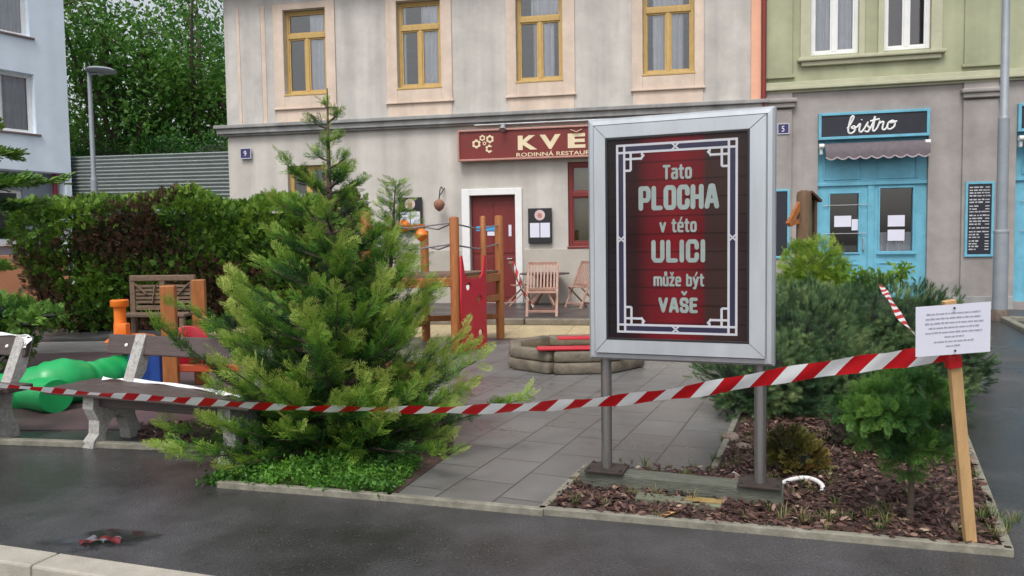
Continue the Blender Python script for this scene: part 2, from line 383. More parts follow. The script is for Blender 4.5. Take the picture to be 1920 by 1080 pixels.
M_owood = mat('orange_wood', (.33, .115, .03), .5, .25, 3, bump=.25, stretch=(10, 10, 1.5))
M_gwood = mat('weathered_wood', (.17, .11, .075), .7, .3, 3, bump=.4, stretch=(3, 12, 12))
M_logs = mat('sandpit_wood', (.16, .135, .1), .6, .35, 6, bump=.5)
M_chair = mat('chair_wood', (.36, .21, .16), .55, .25, 5, bump=.2)
M_bark = mat('bark', (.09, .065, .05), .9, .35, 12, bump=.8)
M_alu = mat('brushed_aluminium', (.48, .51, .54), .4, .13, 4, metal=.45, streak=.08, rvar=.06, stretch=(1, 1, .2), bump=.02)
M_steel = mat('stainless_steel', (.27, .26, .255), .3, .12, 4, metal=.7, rvar=.08, stretch=(8, 8, .3))
M_galv = mat('galvanised_steel', (.36, .38, .4), .5, .15, 5, metal=.4)
M_gal_l = mat('lamp_grey', (.27, .3, .33), .5, .12, 3, metal=.2)
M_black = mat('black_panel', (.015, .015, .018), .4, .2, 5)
M_navy = mat('navy_board', (.014, .016, .026), .5, .2, 6)
M_white = mat('white_paint', (.75, .75, .74), .5, .05, 4)
M_paper = mat('paper', (.66, .66, .76), .6, .03, 5)
M_ink = mat('ink_grey', (.33, .33, .4), .7, .1, 5)
M_chalk = mat('chalk', (.5, .5, .52), .8, .3, 40)
M_cream = mat('cream_letters', (.72, .6, .4), .5, .08, 6)
M_maroon = mat('maroon_board', (.17, .018, .014), .4, .12, 4)
M_maroon_l = mat('maroon_trim', (.42, .2, .16), .35, .12, 4)
M_door = mat('door_red', (.16, .016, .014), .5, .18, 3, stretch=(6, 6, 1))
M_yel = mat('yellow_window', (.5, .33, .11), .5, .12, 5, stretch=(3, 3, 1))
M_cyan = mat('shop_blue', (.14, .41, .54), .55, .14, 4, streak=.12, bump=.08, bscale=30)
M_red_pl = mat('red_plastic', (.5, .012, .03), .35, .08, 4)
M_green_pl = mat('green_plastic', (.012, .36, .1), .35, .15, 4, bump=.05, bscale=12)
M_orange_pl = mat('orange_plastic', (.72, .17, .015), .38, .08, 4)
M_blue_pl = mat('blue_plastic', (.015, .06, .27), .35, .1, 4)
M_awn = mat('awning_cloth', (.115, .095, .108), .8, .15, 10, bump=.1)
M_curt = mat('curtain', (.82, .83, .86), .8, .08, 3)
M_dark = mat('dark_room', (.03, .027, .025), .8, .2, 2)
M_plA = mat('plaster_restaurant', (.5, .475, .44), .85, .15, 1.6, streak=.2, bump=.15, bscale=60)
M_plA2 = mat('plaster_base', (.5, .47, .43), .85, .12, 1.4, streak=.16, bump=.15, bscale=60)
M_plinth = mat('plaster_plinth', (.43, .39, .34), .85, .1, 2, bump=.15, bscale=60)
M_peach = mat('plaster_peach', (.62, .5, .41), .85, .12, 2.5, streak=.14, bump=.1, bscale=60)
M_salmon = mat('plaster_salmon', (.58, .25, .13), .85, .08, 2, bump=.1, bscale=60)
M_ledge = mat('cornice_grey', (.28, .28, .275), .8, .25, 3, streak=.25, bump=.15)
M_plB = mat('plaster_grey', (.31, .285, .27), .88, .22, 1.2, streak=.12, bump=.15, bscale=50)
M_grn = mat('plaster_green', (.355, .37, .24), .85, .14, 1.4, streak=.14, bump=.12, bscale=60)
M_grn2 = mat('trim_green', (.44, .44, .31), .85, .1, 3, bump=.1)
M_blu = mat('plaster_pale_blue', (.72, .82, .92), .85, .05, 2, streak=.05, bump=.08, bscale=60)
M_blug = mat('plaster_blue_grey', (.24, .28, .34), .85, .1, 2)
M_fence = mat('fence_sheet', (.27, .31, .3), .5, .08, 2, metal=.25)
M_roof = mat('roof_tile', (.2, .07, .05), .8, .2, 4, bump=.3)
M_pipe = mat('downpipe_red', (.2, .025, .02), .45, .15, 4)
M_bluepl = mat('number_blue', (.03, .025, .11), .4, .1, 6)
GL = glass_mat('window_glass', 1.5, (.9, .92, .94), 3.6)
GLP = glass_mat('poster_glass', 1.45, (.95, .95, .95), .45)

# ================================================================ ground
K0, K1 = G(0, 1022), G(400, 1080)
kd = (K1 - K0).normalized(); kn = Vector((-kd.y, kd.x, 0))
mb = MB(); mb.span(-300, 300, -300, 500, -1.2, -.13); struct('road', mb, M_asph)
e0, e1 = K0 - kd * 60, K0 + kd * 60
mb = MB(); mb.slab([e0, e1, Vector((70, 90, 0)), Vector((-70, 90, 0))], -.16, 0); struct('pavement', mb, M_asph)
mb = MB(); kj = (G(110, 1040) - K0).dot(kd)
for i in range(-12, 12):
    a = K0 + kd * (kj + i + .004); b = K0 + kd * (kj + i + .996)
    c = (a + b) / 2 - kn * .085; mb.box((c.x, c.y, -.07), (.992, .16, .16), Matrix.Rotation(math.atan2(kd.y, kd.x), 3, 'Z'), .012)
struct('kerb', mb, M_kerb)

def poly(name, pts, z, m, th=.004):
    mb = MB(); mb.slab([(p[0], p[1]) for p in pts], z - th - .02, z); return struct(name, mb, m)
pA, pB, pC = G(415, 913), G(730, 938), G(1013, 965)
bR, bL, bTop = G(1890, 1041), G(1017, 963), G(1100, 882)
bRr = G(1812, 832); rdir = (bRr - bR).normalized()
bBack = bRr + rdir * 4.0; bLm = G(1338, 888); bLb = Vector((3.0, 9.0, 0))
poly('path', [pB, pC, bTop, bLm, bLb, Vector((4.2, 11.6, 0)), Vector((-2.2, 11.95, 0)), Vector((-1.5, 8.2, 0)), Vector((-.55, 6.8, 0)), G(850, 850)], .006, M_slab)
poly('soil_bed', [bL, bR, bRr, bBack, bLb, bLm, bTop], .014, M_soil)
poly('soil_bed', [pA, pB, G(850, 850), Vector((-.55, 6.8, 0)), Vector((-1.6, 7.2, 0)), G(250, 800), G(260, 825), G(395, 835), G(480, 860)], .012, M_soil)
poly('rubber_ground', [G(-420, 812), G(240, 806), G(455, 790), Vector((-1.6, 7.25, 0)), Vector((-.6, 6.9, 0)), Vector((-1.52, 8.25, 0)), Vector((-2.2, 11.6, 0)), Vector((-12, 10.4, 0))], .008, M_rub)
poly('red_rubber_ground', [Vector((-1.7, 8.3, 0)), Vector((-.95, 8.4, 0)), Vector((-1.0, 9.6, 0)), Vector((-2.1, 9.8, 0))], .016, M_red_rub)
poly('grey_path', [Vector((-13, 10.42, 0)), Vector((-2.22, 11.62, 0)), Vector((-2.2, 12.6, 0)), Vector((-13, 12.3, 0))], .008, M_grey)
# pale sand strip in front of the terrace, and the terrace itself
PA = Plane((1, 18, 0), R(-11)); u, _ = PA.at(432, 400); PA = Plane(PA.o + PA.x * u, R(-11)); WA, _ = PA.at(1428, 300)
def on(P, u, z, y=0.0): p = P.o + P.x * u + P.y * y; return Vector((p.x, p.y, z))
def quad_on(P, u0, u1, y0, y1): return [on(P, u0, 0, y0), on(P, u1, 0, y0), on(P, u1, 0, y1), on(P, u0, 0, y1)]
poly('sand_strip', quad_on(PA, 3.0, WA + .5, -5.95, -3.9), .012, M_sand)
mb = MB(); mb.slab(quad_on(PA, 2.2, WA - .3, -3.95, -.01), -.02, .12); struct('terrace', mb, M_deck)
mb = MB()
for i in range(5):
    a, b = on(PA, 2.2 + i * 2.1, .07, -4.0), on(PA, 2.2 + i * 2.1 + 2.08, .07, -4.0); mb.bar(a, b, .1, .14, bev=.03)
struct('terrace_edge', mb, M_logs)
# edging boards of the beds
mb = MB()
for a, b in ((pA, pB), (pB, pC), (bL, bR), (bR, bBack), (bL, bTop), (bLm, bLb)):
    d = (b - a).normalized(); mb.bar(a + Vector((0, 0, .015)) - d * .02, b + Vector((0, 0, .015)) + d * .02, .045, .05, bev=.006)
mb.bar(G(-400, 814, .02), G(375, 840, .02), .06, .05, bev=.008)
struct('bed_edging', mb, M_edge)
mb = MB(); mb.bar(G(1882, 598, .03), G(1985, 650, .03), .12, .1, bev=.02); mb.bar(G(1882, 598, .03), G(1990, 600, .03), .12, .1, bev=.02); struct('bed_edging', mb, M_edge)

# ================================================================ facade helpers
def bars_frame(mb, a, b, c, d, w, y0, y1, bev=.006):
    mb.span(a, a + w, y0, y1, c, d, bev); mb.span(b - w, b, y0, y1, c, d, bev)
    mb.span(a + w, b - w, y0, y1, d - w, d, bev); mb.span(a + w, b - w, y0, y1, c, c + w, bev)
def curtain(a, b, c, d, y, parent, m=None, amp=.03, freq=9):
    n = max(6, int((b - a) * 70)); mb = MB(); vs = []; fs = []
    for i in range(n + 1):
        x = a + (b - a) * i / n; yy = y + amp * math.sin(x * freq * 6.28) + amp * .5 * math.sin(x * 23)
        vs += [(x, yy, c), (x, yy, d)]
    for i in range(n): fs.append((2 * i, 2 * i + 2, 2 * i + 3, 2 * i + 1))
    mb.add(vs, fs); return mb.build('curtain', m or M_curt, parent, smooth=True, fix=False)
def window(parent, a, b, c, d, m, fw=.075, ydep=.1, transom=None, curtains=(), mull=True, inner=.035, sill=True):
    mb = MB(); bars_frame(mb, a, b, c, d, fw, ydep, ydep + .08)
    top = d - fw; mid = (a + b) / 2
    if transom is not None:
        zt = c + (d - c) * transom; mb.span(a + fw, b - fw, ydep - .012, ydep + .075, zt - .06, zt + .06, .008); top = zt - .06
        bars_frame(mb, a + fw, b - fw, zt + .06, d - fw, inner, ydep + .015, ydep + .06, .004)
    if mull: mb.span(mid - .045, mid + .045, ydep - .004, ydep + .07, c + fw, top, .006)
    halves = ((a + fw, mid - .045), (mid + .045, b - fw)) if mull else ((a + fw, b - fw),)
    for p, q in halves: bars_frame(mb, p, q, c + fw, top, inner, ydep + .015, ydep + .06, .004)
    o = mb.build('window', m, parent)
    g = MB(); g.sheet([(a + fw / 2, ydep + .045, c + fw / 2), (b - fw / 2, ydep + .045, c + fw / 2), (b - fw / 2, ydep + .045, d - fw / 2), (a + fw / 2, ydep + .045, d - fw / 2)]); g.build('pane', GL, o, fix=False)
    for p, q, z0, z1 in curtains: curtain(a + (b - a) * p, a + (b - a) * q, c + (d - c) * z0, c + (d - c) * z1, ydep + .1, o)
    if sill: s = MB(); s.span(a - .02, b + .02, -.05, ydep, c - .05, c - .002, .008); s.build('sill', m, o)
    return o

# ================================================================ restaurant building (grey)
A = empty('restaurant_building', PA.o, PA.a, 'grey rendered corner building with yellow framed windows and dark red door', 'building')
HA, DA = 8.2, 9.0
zw0 = sum(PA.at(*p)[1] for p in ((572, 176), (785, 163), (1010, 150), (1252, 138))) / 4; zw1 = PA.at(572, 17)[1]
zl1 = sum(PA.at(*p)[1] for p in ((440, 236), (900, 214), (1400, 190))) / 3; zl0 = sum(PA.at(*p)[1] for p in ((440, 257), (700, 245), (850, 236))) / 3
wins = [(PA.at(l, 100)[0], PA.at(r, 100)[0]) for l, r in ((533, 612), (745, 827), (968, 1055), (1205, 1302))]
opU = [(a, b, zw0, zw1) for a, b in wins]
dl, dr = PA.at(882, 450)[0], PA.at(967, 450)[0]; dz1 = PA.at(925, 366)[1]; door = (dl, dr, .12, dz1)
rl, rr_ = PA.at(1065, 400)[0], PA.at(1190, 400)[0]; rz0, rz1 = PA.at(1085, 462)[1], PA.at(1085, 303)[1]; redw = (rl, rr_, rz0, rz1)
yl, yr = PA.at(540, 350)[0], PA.at(612, 350)[0]; yz1 = PA.at(575, 310)[1]; yz0 = yz1 - 1.55; yelw = (yl, yr, yz0, yz1)
mb = MB(); wall_grid(mb, WA, 0, zl0 + .02, [door, redw, yelw], reveal=.3)
mb.add([(0, 0, 0), (0, DA, 0), (0, DA, HA), (0, 0, HA)], [(0, 1, 2, 3)]); mb.add([(WA, 0, 0), (WA, DA, 0), (WA, DA, HA), (WA, 0, HA)], [(0, 1, 2, 3)])
mb.add([(0, DA, 0), (WA, DA, 0), (WA, DA, HA), (0, DA, HA)], [(0, 1, 2, 3)]); mb.add([(0, 0, HA), (WA, 0, HA), (WA, DA, HA), (0, DA, HA)], [(0, 1, 2, 3)])
mb.build('wall', M_plA2, A, fix=False)
mb = MB(); wall_grid(mb, WA, zl0 + .02, HA, opU, reveal=.3); mb.build('upper_wall', M_plA, A, fix=False)
mb = MB(); mb.span(-.28, WA + .12, -.22, -.001, zl1 - .09, zl1, .015); mb.span(-.22, WA + .08, -.16, -.001, zl0 + .05, zl1 - .09, .01); mb.span(-.16, WA + .04, -.1, -.001, zl0, zl0 + .05, .01)
mb.build('cornice', M_ledge, A)
zp = sum(PA.at(*p)[1] for p in ((1000, 467), (1090, 466))) / 2
for a, b in ((0, dl - .2), (dr + .2, WA)): mb = MB(); mb.span(a, b, -.035, -.001, 0, zp, .01); mb.build('plinth', M_plinth, A)
def rnd_(x): return x
for (a, b), (l, r) in zip(wins, ((515, 630), (725, 848), (950, 1078), (1185, 1320))):
    L_, R_ = PA.at(l, 120)[0], PA.at(r, 120)[0]; zs = zw0 - .34
    mb = MB(); mb.span(L_, a, -.04, -.001, zs, HA - .5, .008); mb.span(b, R_, -.04, -.001, zs, HA - .5, .008)
    mb.span(a, b, -.04, -.001, zs, zw0 - .05, .008); mb.span(a, b, -.04, -.001, zw1, HA - .5, .008)
    mb.span(L_ - .03, R_ + .03, -.075, -.001, zs - .05, zs - .002, .012)
    mb.span(L_ + .02, R_ - .02, -.02, -.001, zl1 + .02, zs - .052, .005); mb.build('window_surround', M_peach, A)
cur = [((.52, .98, .0, 1),), ((.5, .98, 0, 1), (.05, .16, 0, 1)), ((.34, .8, 0, .68), (.3, .9, .72, 1)), ((.2, .48, 0, .68), (.54, .8, 0, .68), (.2, .8, .72, 1))]
for i, op in enumerate(opU): window(A, *op, M_yel, transom=.7, curtains=cur[i], ydep=.12)
window(A, *yelw, M_yel, curtains=((.05, .95, 0, .55),), ydep=.12)
ow = window(A, *redw, M_door, fw=.1, transom=.62, mull=False, ydep=.08, curtains=())
mb = MB(); mb.span(rl + .1, rr_ - .1, .3, .31, rz0 + .05, rz1 - .05); mb.build('blind', mat('blind_olive', (.2, .16, .06), .8, .2, 3), ow)
# door with panels and surround
mb = MB(); mb.span(dl + .01, dr - .01, .16, .22, .125, dz1 - .01, .004)
mb.span(dl + .03, (dl + dr) / 2 - .02, .145, .159, .25, 1.25, .01); mb.span((dl + dr) / 2 + .02, dr - .03, .145, .159, .25, 1.25, .01)
mb.span(dl + .03, (dl + dr) / 2 - .02, .145, .159, 1.34, dz1 - .12, .01); mb.span((dl + dr) / 2 + .02, dr - .03, .145, .159, 1.34, dz1 - .12, .01)
o = mb.build('door', M_door, A)
mb = MB(); mb.tube([(dr - .12, .13, 1.2), (dr - .12, .09, 1.2), (dr - .24, .09, 1.2)], .014); mb.build('handle', M_galv, o, smooth=True)
mb = MB(); mb.span(dl + .12, dl + .62, .14, .144, dz1 - .86, dz1 - .74); mb.build('door_sticker', mat('sticker_blue', (.05, .3, .6), .5), o)
for q in ((dl + .4, dl + .58, .98, .88), (dr - .2, dr - .13, 1.0, .72)): mb = MB(); mb.span(q[0], q[1], .136, .14, dz1 - q[2], dz1 - q[3]); mb.build('door_notice', M_paper, o)
mb = MB(); sw = .2; mb.span(dl - sw, dl - .001, -.05, -.001, .12, dz1 + .16, .01); mb.span(dr + .001, dr + sw - .03, -.05, -.001, .12, dz1 + .16, .01); mb.span(dl - .001, dr + .001, -.05, -.001, dz1 + .002, dz1 + .16, .01)
mb.build('door_surround', M_white, A)
# corner pilasters
px0, px1 = PA.at(450, 130)[0], PA.at(486, 130)[0]
mb = MB(); mb.span(px0 + .12, px1 + .08, -.02, -.001, zl1 + .01, HA - .5, .006); mb.build('wall_band', M_plA, A)
mb = MB(); mb.span(px1 + .08, px1 + .2, -.012, -.001, zl1 + .01, HA - .5, .003); mb.span(px0 - .06, px0 + .02, -.012, -.001, zl1 + .01, HA - .5, .003); mb.build('wall_band', M_peach, A)
o1, o2 = PA.at(1408, 100)[0], PA.at(1424, 100)[0]
mb = MB(); mb.span(o1, o2 + .03, -.05, -.001, zl1 + .01, HA - .5, .008); mb.build('corner_strip', mat('plaster_apricot', (.75, .4, .27), .85, .08, 2), A)
mb = MB(); pu = PA.at(1431, 100)[0]; mb.tube([(pu, -.12, zl1 - .3), (pu, -.12, HA)], .055, 12); mb.tube([(pu, -.06, .1), (pu, -.06, zl0)], .05, 12); mb.build('downpipe', M_pipe, A, smooth=True)
mb = MB(); mb.add([(-.4, -.5, HA), (WA + .1, -.5, HA), (WA + .1, DA / 2, HA + 3), (-.4, DA / 2, HA + 3), (-.4, DA + .4, HA), (WA + .1, DA + .4, HA)], [(0, 1, 2, 3), (3, 2, 5, 4), (0, 3, 4), (1, 5, 2), (0, 4, 5, 1)]); mb.build('roof', M_roof, A)

# ================================================================ bistro building (green over grey)
PB = Plane(on(PA, WA + .02, 0, .02), R(-13)); WB = 12.0
B = empty('bistro_building', PB.o, PB.a, 'building with olive green upper storey above a grey shop floor with blue bistro front', 'building')
zb0 = .17
zc = sum(PB.at(*p)[1] for p in ((1480, 172), (1640, 165), (1840, 150))) / 3
s0, s1 = PB.at(1533, 350)[0], PB.at(1740, 350)[0]; sz1 = sum(PB.at(*p)[1] for p in ((1535, 214), (1738, 207))) / 2
r0 = PB.at(1904, 350)[0]; shop = (s0, s1, zb0, sz1); shop2 = (r0, r0 + (s1 - s0), zb0, sz1)
w1 = (PB.at(1520, 60)[0], PB.at(1610, 60)[0]); w2 = (PB.at(1657, 60)[0], PB.at(1745, 60)[0]); wz0 = sum(PB.at(*p)[1] for p in ((1565, 102), (1700, 92))) / 2; wz1 = wz0 + 2.0
opB = [(*w1, wz0, wz1), (*w2, wz0, wz1)]
mb = MB(); wall_grid(mb, WB, 0, zc, [shop, shop2], reveal=.35)
mb.add([(0, 0, 0), (0, DA, 0), (0, DA, HA), (0, 0, HA)], [(0, 1, 2, 3)]); mb.add([(WB, 0, 0), (WB, DA, 0), (WB, DA, HA), (WB, 0, HA)], [(0, 1, 2, 3)])
mb.add([(0, DA, 0), (WB, DA, 0), (WB, DA, HA), (0, DA, HA)], [(0, 1, 2, 3)]); mb.add([(0, 0, HA), (WB, 0, HA), (WB, DA, HA), (0, DA, HA)], [(0, 1, 2, 3)])
mb.build('wall', M_plB, B, fix=False)
mb = MB(); wall_grid(mb, WB, zc, HA, opB, reveal=.2); mb.build('upper_wall', M_grn, B, fix=False)
mb = MB(); mb.span(-.02, WB, -.14, -.001, zc + .02, zc + .1, .015); mb.span(-.02, WB, -.1, -.001, zc + .1, zc + .2, .012); mb.span(-.02, WB, -.06, -.001, zc - .03, zc + .02, .008); mb.build('cornice', M_grn2, B)
for a, b in ((0.0, PB.at(1484, 300)[0]), (PB.at(1803, 300)[0], PB.at(1868, 300)[0])):
    mb = MB(); mb.span(a, b, -.06, -.001, zb0, zc - .4, .01); mb.build('pilaster', M_plB, B)
    mb = MB(); mb.span(a - .06, b + .1, -.17, -.001, zc - .26, zc - .16, .03); mb.span(a - .02, b + .06, -.12, -.001, zc - .36, zc - .26, .02); mb.span(a, b, -.07, -.001, zc - .158, zc - .032, .005); mb.build('capital', M_plB, B)
    mb = MB(); mb.span(a, b, -.05, -.001, zc + .36, HA - .4, .008); mb.span(a - .04, b + .05, -.07, -.001, zc + .3, zc + .36, .01); mb.build('pilaster', M_grn, B)
for a, b in ((0, s0 - .02), (s1 + .02, r0 - .02)): mb = MB(); mb.span(a, b, -.09, -.001, 0, zb0 + .12, .01); mb.build('plinth', M_ledge, B)
mb = MB(); mb.span(w1[0] - .28, w2[1] + .28, -.15, -.001, wz0 - .14, wz0 - .06, .02); mb.span(w1[0] - .2, w2[1] + .2, -.09, -.001, wz0 - .24, wz0 - .14, .02); mb.build('window_ledge', M_grn2, B)
mb = MB()
for a, b in ((w1[0] - .22, w1[0]), (w1[1], w1[1] + .12), (w2[0] - .12, w2[0]), (w2[1], w2[1] + .22)): mb.span(a, b, -.05, -.001, wz0 - .058, HA - .4, .01)
mb.build('window_surround', M_grn2, B)
window(B, *opB[0], M_white, transom=.78, curtains=((.02, .98, 0, 1),), ydep=.06, sill=False)
ww = window(B, *opB[1], M_white, transom=.78, ydep=.06, sill=False)
mb = MB(); mb.span(w2[0] + .05, w2[1] - .05, .3, .31, wz0, wz1); mb.build('blind', mat('blind_brown', (.09, .05, .045), .8, .15, 3), ww)
mb = MB(); mb.add([(-.1, -.5, HA), (WB + .1, -.5, HA), (WB + .1, DA / 2, HA + 3), (-.1, DA / 2, HA + 3), (-.1, DA + .4, HA), (WB + .1, DA + .4, HA)], [(0, 1, 2, 3), (3, 2, 5, 4), (0, 3, 4), (1, 5, 2), (0, 4, 5, 1)]); mb.build('roof', M_roof, B)

def shopfront(a, b, simple=False):
    """blue timber front in the opening a..b: transom panels over a door (left) and a window (right)"""
    zt = sum(PB.at(*p)[1] for p in ((1540, 346), (1735, 341))) / 2; Wd = b - a; y = .1
    X = lambda px: a + (PB.at(px, 450)[0] - s0); Z = lambda py: PB.at(1640, py)[1]
    op = [(X(1557), X(1611), Z(473), Z(361)), (X(1651), X(1713), Z(471), Z(353))]
    mb = MB(); wall_grid(mb, b, zb0, sz1, op, y=y, reveal=.06, x0=a)
    mb.span(a, b, y - .05, y - .001, zt - .035, zt + .035, .01)
    for p, q in ((X(1545), X(1616)), (X(1645), X(1720))): bars_frame(mb, p, q, zt + .1, zt + .62, .03, y - .02, y - .001)
    mb.span(X(1628), X(1640), y - .03, y - .001, zb0, zt - .036, .006)
    for i, (p, q, c, d) in enumerate(op): bars_frame(mb, p - .035, q + .035, c - .035, d + .035, .035, y - .025, y - .001)
    mb.span(op[1][0] - .07, op[1][1] + .07, y - .06, y - .026, op[1][2] - .075, op[1][2] - .036, .008)
    bars_frame(mb, op[0][0] - .03, op[0][1] + .03, zb0 + .12, op[0][2] - .25, .03, y - .02, y - .001); bars_frame(mb, op[1][0] - .03, op[1][1] + .03, zb0 + .12, op[1][2] - .25, .03, y - .02, y - .001)
    o = mb.build('shopfront', M_cyan, B, fix=False)
    g = MB()
    for p, q, c, d in op: g.sheet([(p, y + .05, c), (q, y + .05, c), (q, y + .05, d), (p, y + .05, d)])
    g.build('pane', GL, o, fix=False)
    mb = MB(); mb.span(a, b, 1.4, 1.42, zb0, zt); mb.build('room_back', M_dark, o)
    curtain(op[1][0], op[1][1], op[1][2], op[1][2] + .42, y + .12, o)
    mb = MB(); mb.tube([(X(1620), y, Z(470)), (X(1620), y - .07, Z(468)), (X(1620), y - .07, Z(448)), (X(1620), y, Z(446))], .016); mb.build('door_handle', M_galv, o, smooth=True)
    for zz in (383, 437): mb = MB(); mb.tube([(X(1543), y - .04, Z(zz)), (X(1627), y - .04, Z(zz))], .008); mb.build('door_bar', M_galv, o, smooth=True)
    for l, r, t, bt in ((1566, 1598, 403, 424), (1599, 1611, 410, 431), (1667, 1699, 404, 425), (1667, 1699, 431, 452)): mb = MB(); mb.span(X(l), X(r), y + .03, y + .034, Z(bt), Z(t)); mb.build('door_notice', M_paper, o)
    # awning: fixed to the front, scalloped valance
    w_ = empty('awning', on(PB, a, 0), PB.a, ('taupe scalloped awning over the bistro door' if not simple else 'taupe awning cut off by the right edge of the photo'), 'awning')
    za, ww2 = Z(266), b - a - .16; n = 54; vs, fs = [], []
    for i in range(n + 1):
        x = .12 + ww2 * i / n; sc = abs(math.sin(math.pi * i / 6)); vs += [(x, -.02, za), (x, -.2, za - .1 + .008 * math.sin(i * .9)), (x, -.27, za - .24 + .01 * math.sin(i * .7)), (x, -.275, za - .33 - .055 * sc + .0)]
    for i in range(n):
        for k in range(3): j = i * 4 + k; fs.append((j, j + 4, j + 5, j + 1))
    mb = MB(); mb.add(vs, fs); mb.build('awning_cloth', M_awn, w_, smooth=True, fix=False)
    mb = MB()
    for i in range(n): mb.bar(Vector(vs[i * 4 + 3]) + Vector((0, -.004, 0)), Vector(vs[i * 4 + 7]) + Vector((0, -.004, 0)), .008, .028)
    mb.build('awning_trim', mat('awning_trim', (.4, .33, .35), .8), w_)
    for x in (.06, Wd - .05): mb = MB(); mb.tube([(x - .05, -.09, za - .06), (x + .05, -.09, za - .06)], .055, 10); mb.span(x - .03, x + .03, -.08, -.0, za - .24, za - .08, .01); mb.build('awning_bracket', M_white, w_, smooth=True)
    # sign board
    b0, b1 = Z(259), sz1 + .02
    sg = empty('shop_sign', on(PB, a, 0), PB.a, ('black signboard with white handwritten bistro above the awning' if not simple else 'black shop sign cut off by the right edge of the photo'), 'sign')
    mb = MB(); mb.span(.06, Wd - .06, -.05, .0, b0 + .05, b1 - .05); mb.build('board', M_navy, sg)
    mb = MB(); bars_frame(mb, 0, Wd, b0, b1, .06, -.075, .0); mb.build('frame', M_cyan, sg)
    return sg, b0, b1, Wd
sg, b0, b1, Wd = shopfront(s0, s1)
STROKES = [[(0, .30), (.10, .52), (.22, .88), (.2, 1.02), (.12, .9), (.03, .28), (.06, .03), (.17, .0), (.28, .18), (.25, .40), (.15, .34), (.22, .26), (.36, .34)],
           [(.36, .34), (.46, .5), (.43, .12), (.5, .0), (.6, .16)], [(.51, .72), (.53, .75)], [(.6, .16), (.75, .56), (.71, .40), (.8, .16), (.73, -.02), (.62, .06)],
           [(.8, .1), (.9, .4), (1.0, .86), (.92, .1), (.98, .0), (1.08, .16)], [(.82, .6), (1.16, .68)],
           [(1.08, .16), (1.18, .56), (1.16, .42), (1.3, .48), (1.26, .1), (1.34, .0), (1.44, .18)], [(1.62, .5), (1.48, .4), (1.44, .12), (1.53, 0), (1.68, .14), (1.7, .4), (1.6, .5), (1.55, .38), (1.78, .44)]]
def spline(p, n=7):
    if len(p) < 3: return p
    q = [p[0]] + p + [p[-1]]; out = []
    for i in range(1, len(q) - 2):
        for k in range(n):
            t = k / n; out.append(tuple(.5 * ((2 * q[i][j]) + (-q[i - 1][j] + q[i + 1][j]) * t + (2 * q[i - 1][j] - 5 * q[i][j] + 4 * q[i + 1][j] - q[i + 2][j]) * t * t + (-q[i - 1][j] + 3 * q[i][j] - 3 * q[i + 1][j] + q[i + 2][j]) * t ** 3) for j in range(2)))
    return out + [p[-1]]
mb = MB(); sx = Wd * .445 / 1.78; sz = (b1 - b0) * .62
for st in STROKES: mb.tube([(Wd * .265 + x * sx, -.056, b0 + (b1 - b0) * .2 + y * sz + .035 * x) for x, y in spline(st)], .021, 6)
mb.build('lettering', M_white, sg, smooth=True)
shopfront(r0, r0 + (s1 - s0), True)

def boards(pl, l, r, t, b, m_in, m_fr, label, name='menu_board', fw=.05):
    u0, z1 = pl.at(l, t); u1, z0 = pl.at(r, b)
    e = empty(name, on(pl, u0, z0), pl.a, label, 'menu board')
    W_, H_ = u1 - u0, z1 - z0
    mb = MB(); mb.span(fw * .5, W_ - fw * .5, -.085, -.065, fw * .5, H_ - fw * .5); mb.build('board', m_in, e)
    mb = MB(); bars_frame(mb, 0, W_, 0, H_, fw, -.1, -.063); mb.build('frame', m_fr, e)
    return e, W_, H_
rr = random.Random(3)
e, W_, H_ = boards(PB, 1808, 1859, 342, 481, M_navy, M_cyan, 'blue framed blackboard with chalked menu beside the bistro front')
mb = MB(); z = H_ - .12
while z > .12:
    x = .08; xe = W_ * rr.choice((.42, .5, .62, .72))
    while x < xe: l = rr.uniform(.03, .09); mb.span(x, x + l, -.088, -.0855, z - .01, z + .012 + rr.uniform(0, .008)); x += l + .02
    mb.span(W_ - .17, W_ - .09, -.088, -.0855, z - .008, z + .012); z -= rr.choice((.058, .062, .08))
mb.build('lettering', M_chalk, e)
boards(PB, 1440, 1479, 356, 484, M_navy, M_cyan, 'blue framed blackboard half hidden behind the poster case')

def number_plate(pl, l, r, t, b, txt, label):
    u0, z1 = pl.at(l, t); u1, z0 = pl.at(r, b); e = empty('house_number', on(pl, u0, z0), pl.a, label, 'house number')
    W_, H_ = u1 - u0, z1 - z0
    mb = MB(); mb.span(.01, W_ - .01, -.082, -.062, .01, H_ - .01, .006); mb.build('plate', M_bluepl, e)
    mb = MB(); bars_frame(mb, 0, W_, 0, H_, .018, -.085, -.06, .003); mb.build('frame', mat('number_rim', (.5, .5, .58), .5), e)
    lettering('digit', txt, W_ * .47, H_ / 2, W_ * .24, H_ * .52, -.083, M_white, e, bold=.0)
number_plate(PA, 453, 474, 279, 298, '9', 'small blue house number plate 9 at the left corner of the grey building')
number_plate(PB, 1457, 1479, 233, 252, '5', 'small blue house number plate 5 on the bistro building pilaster')

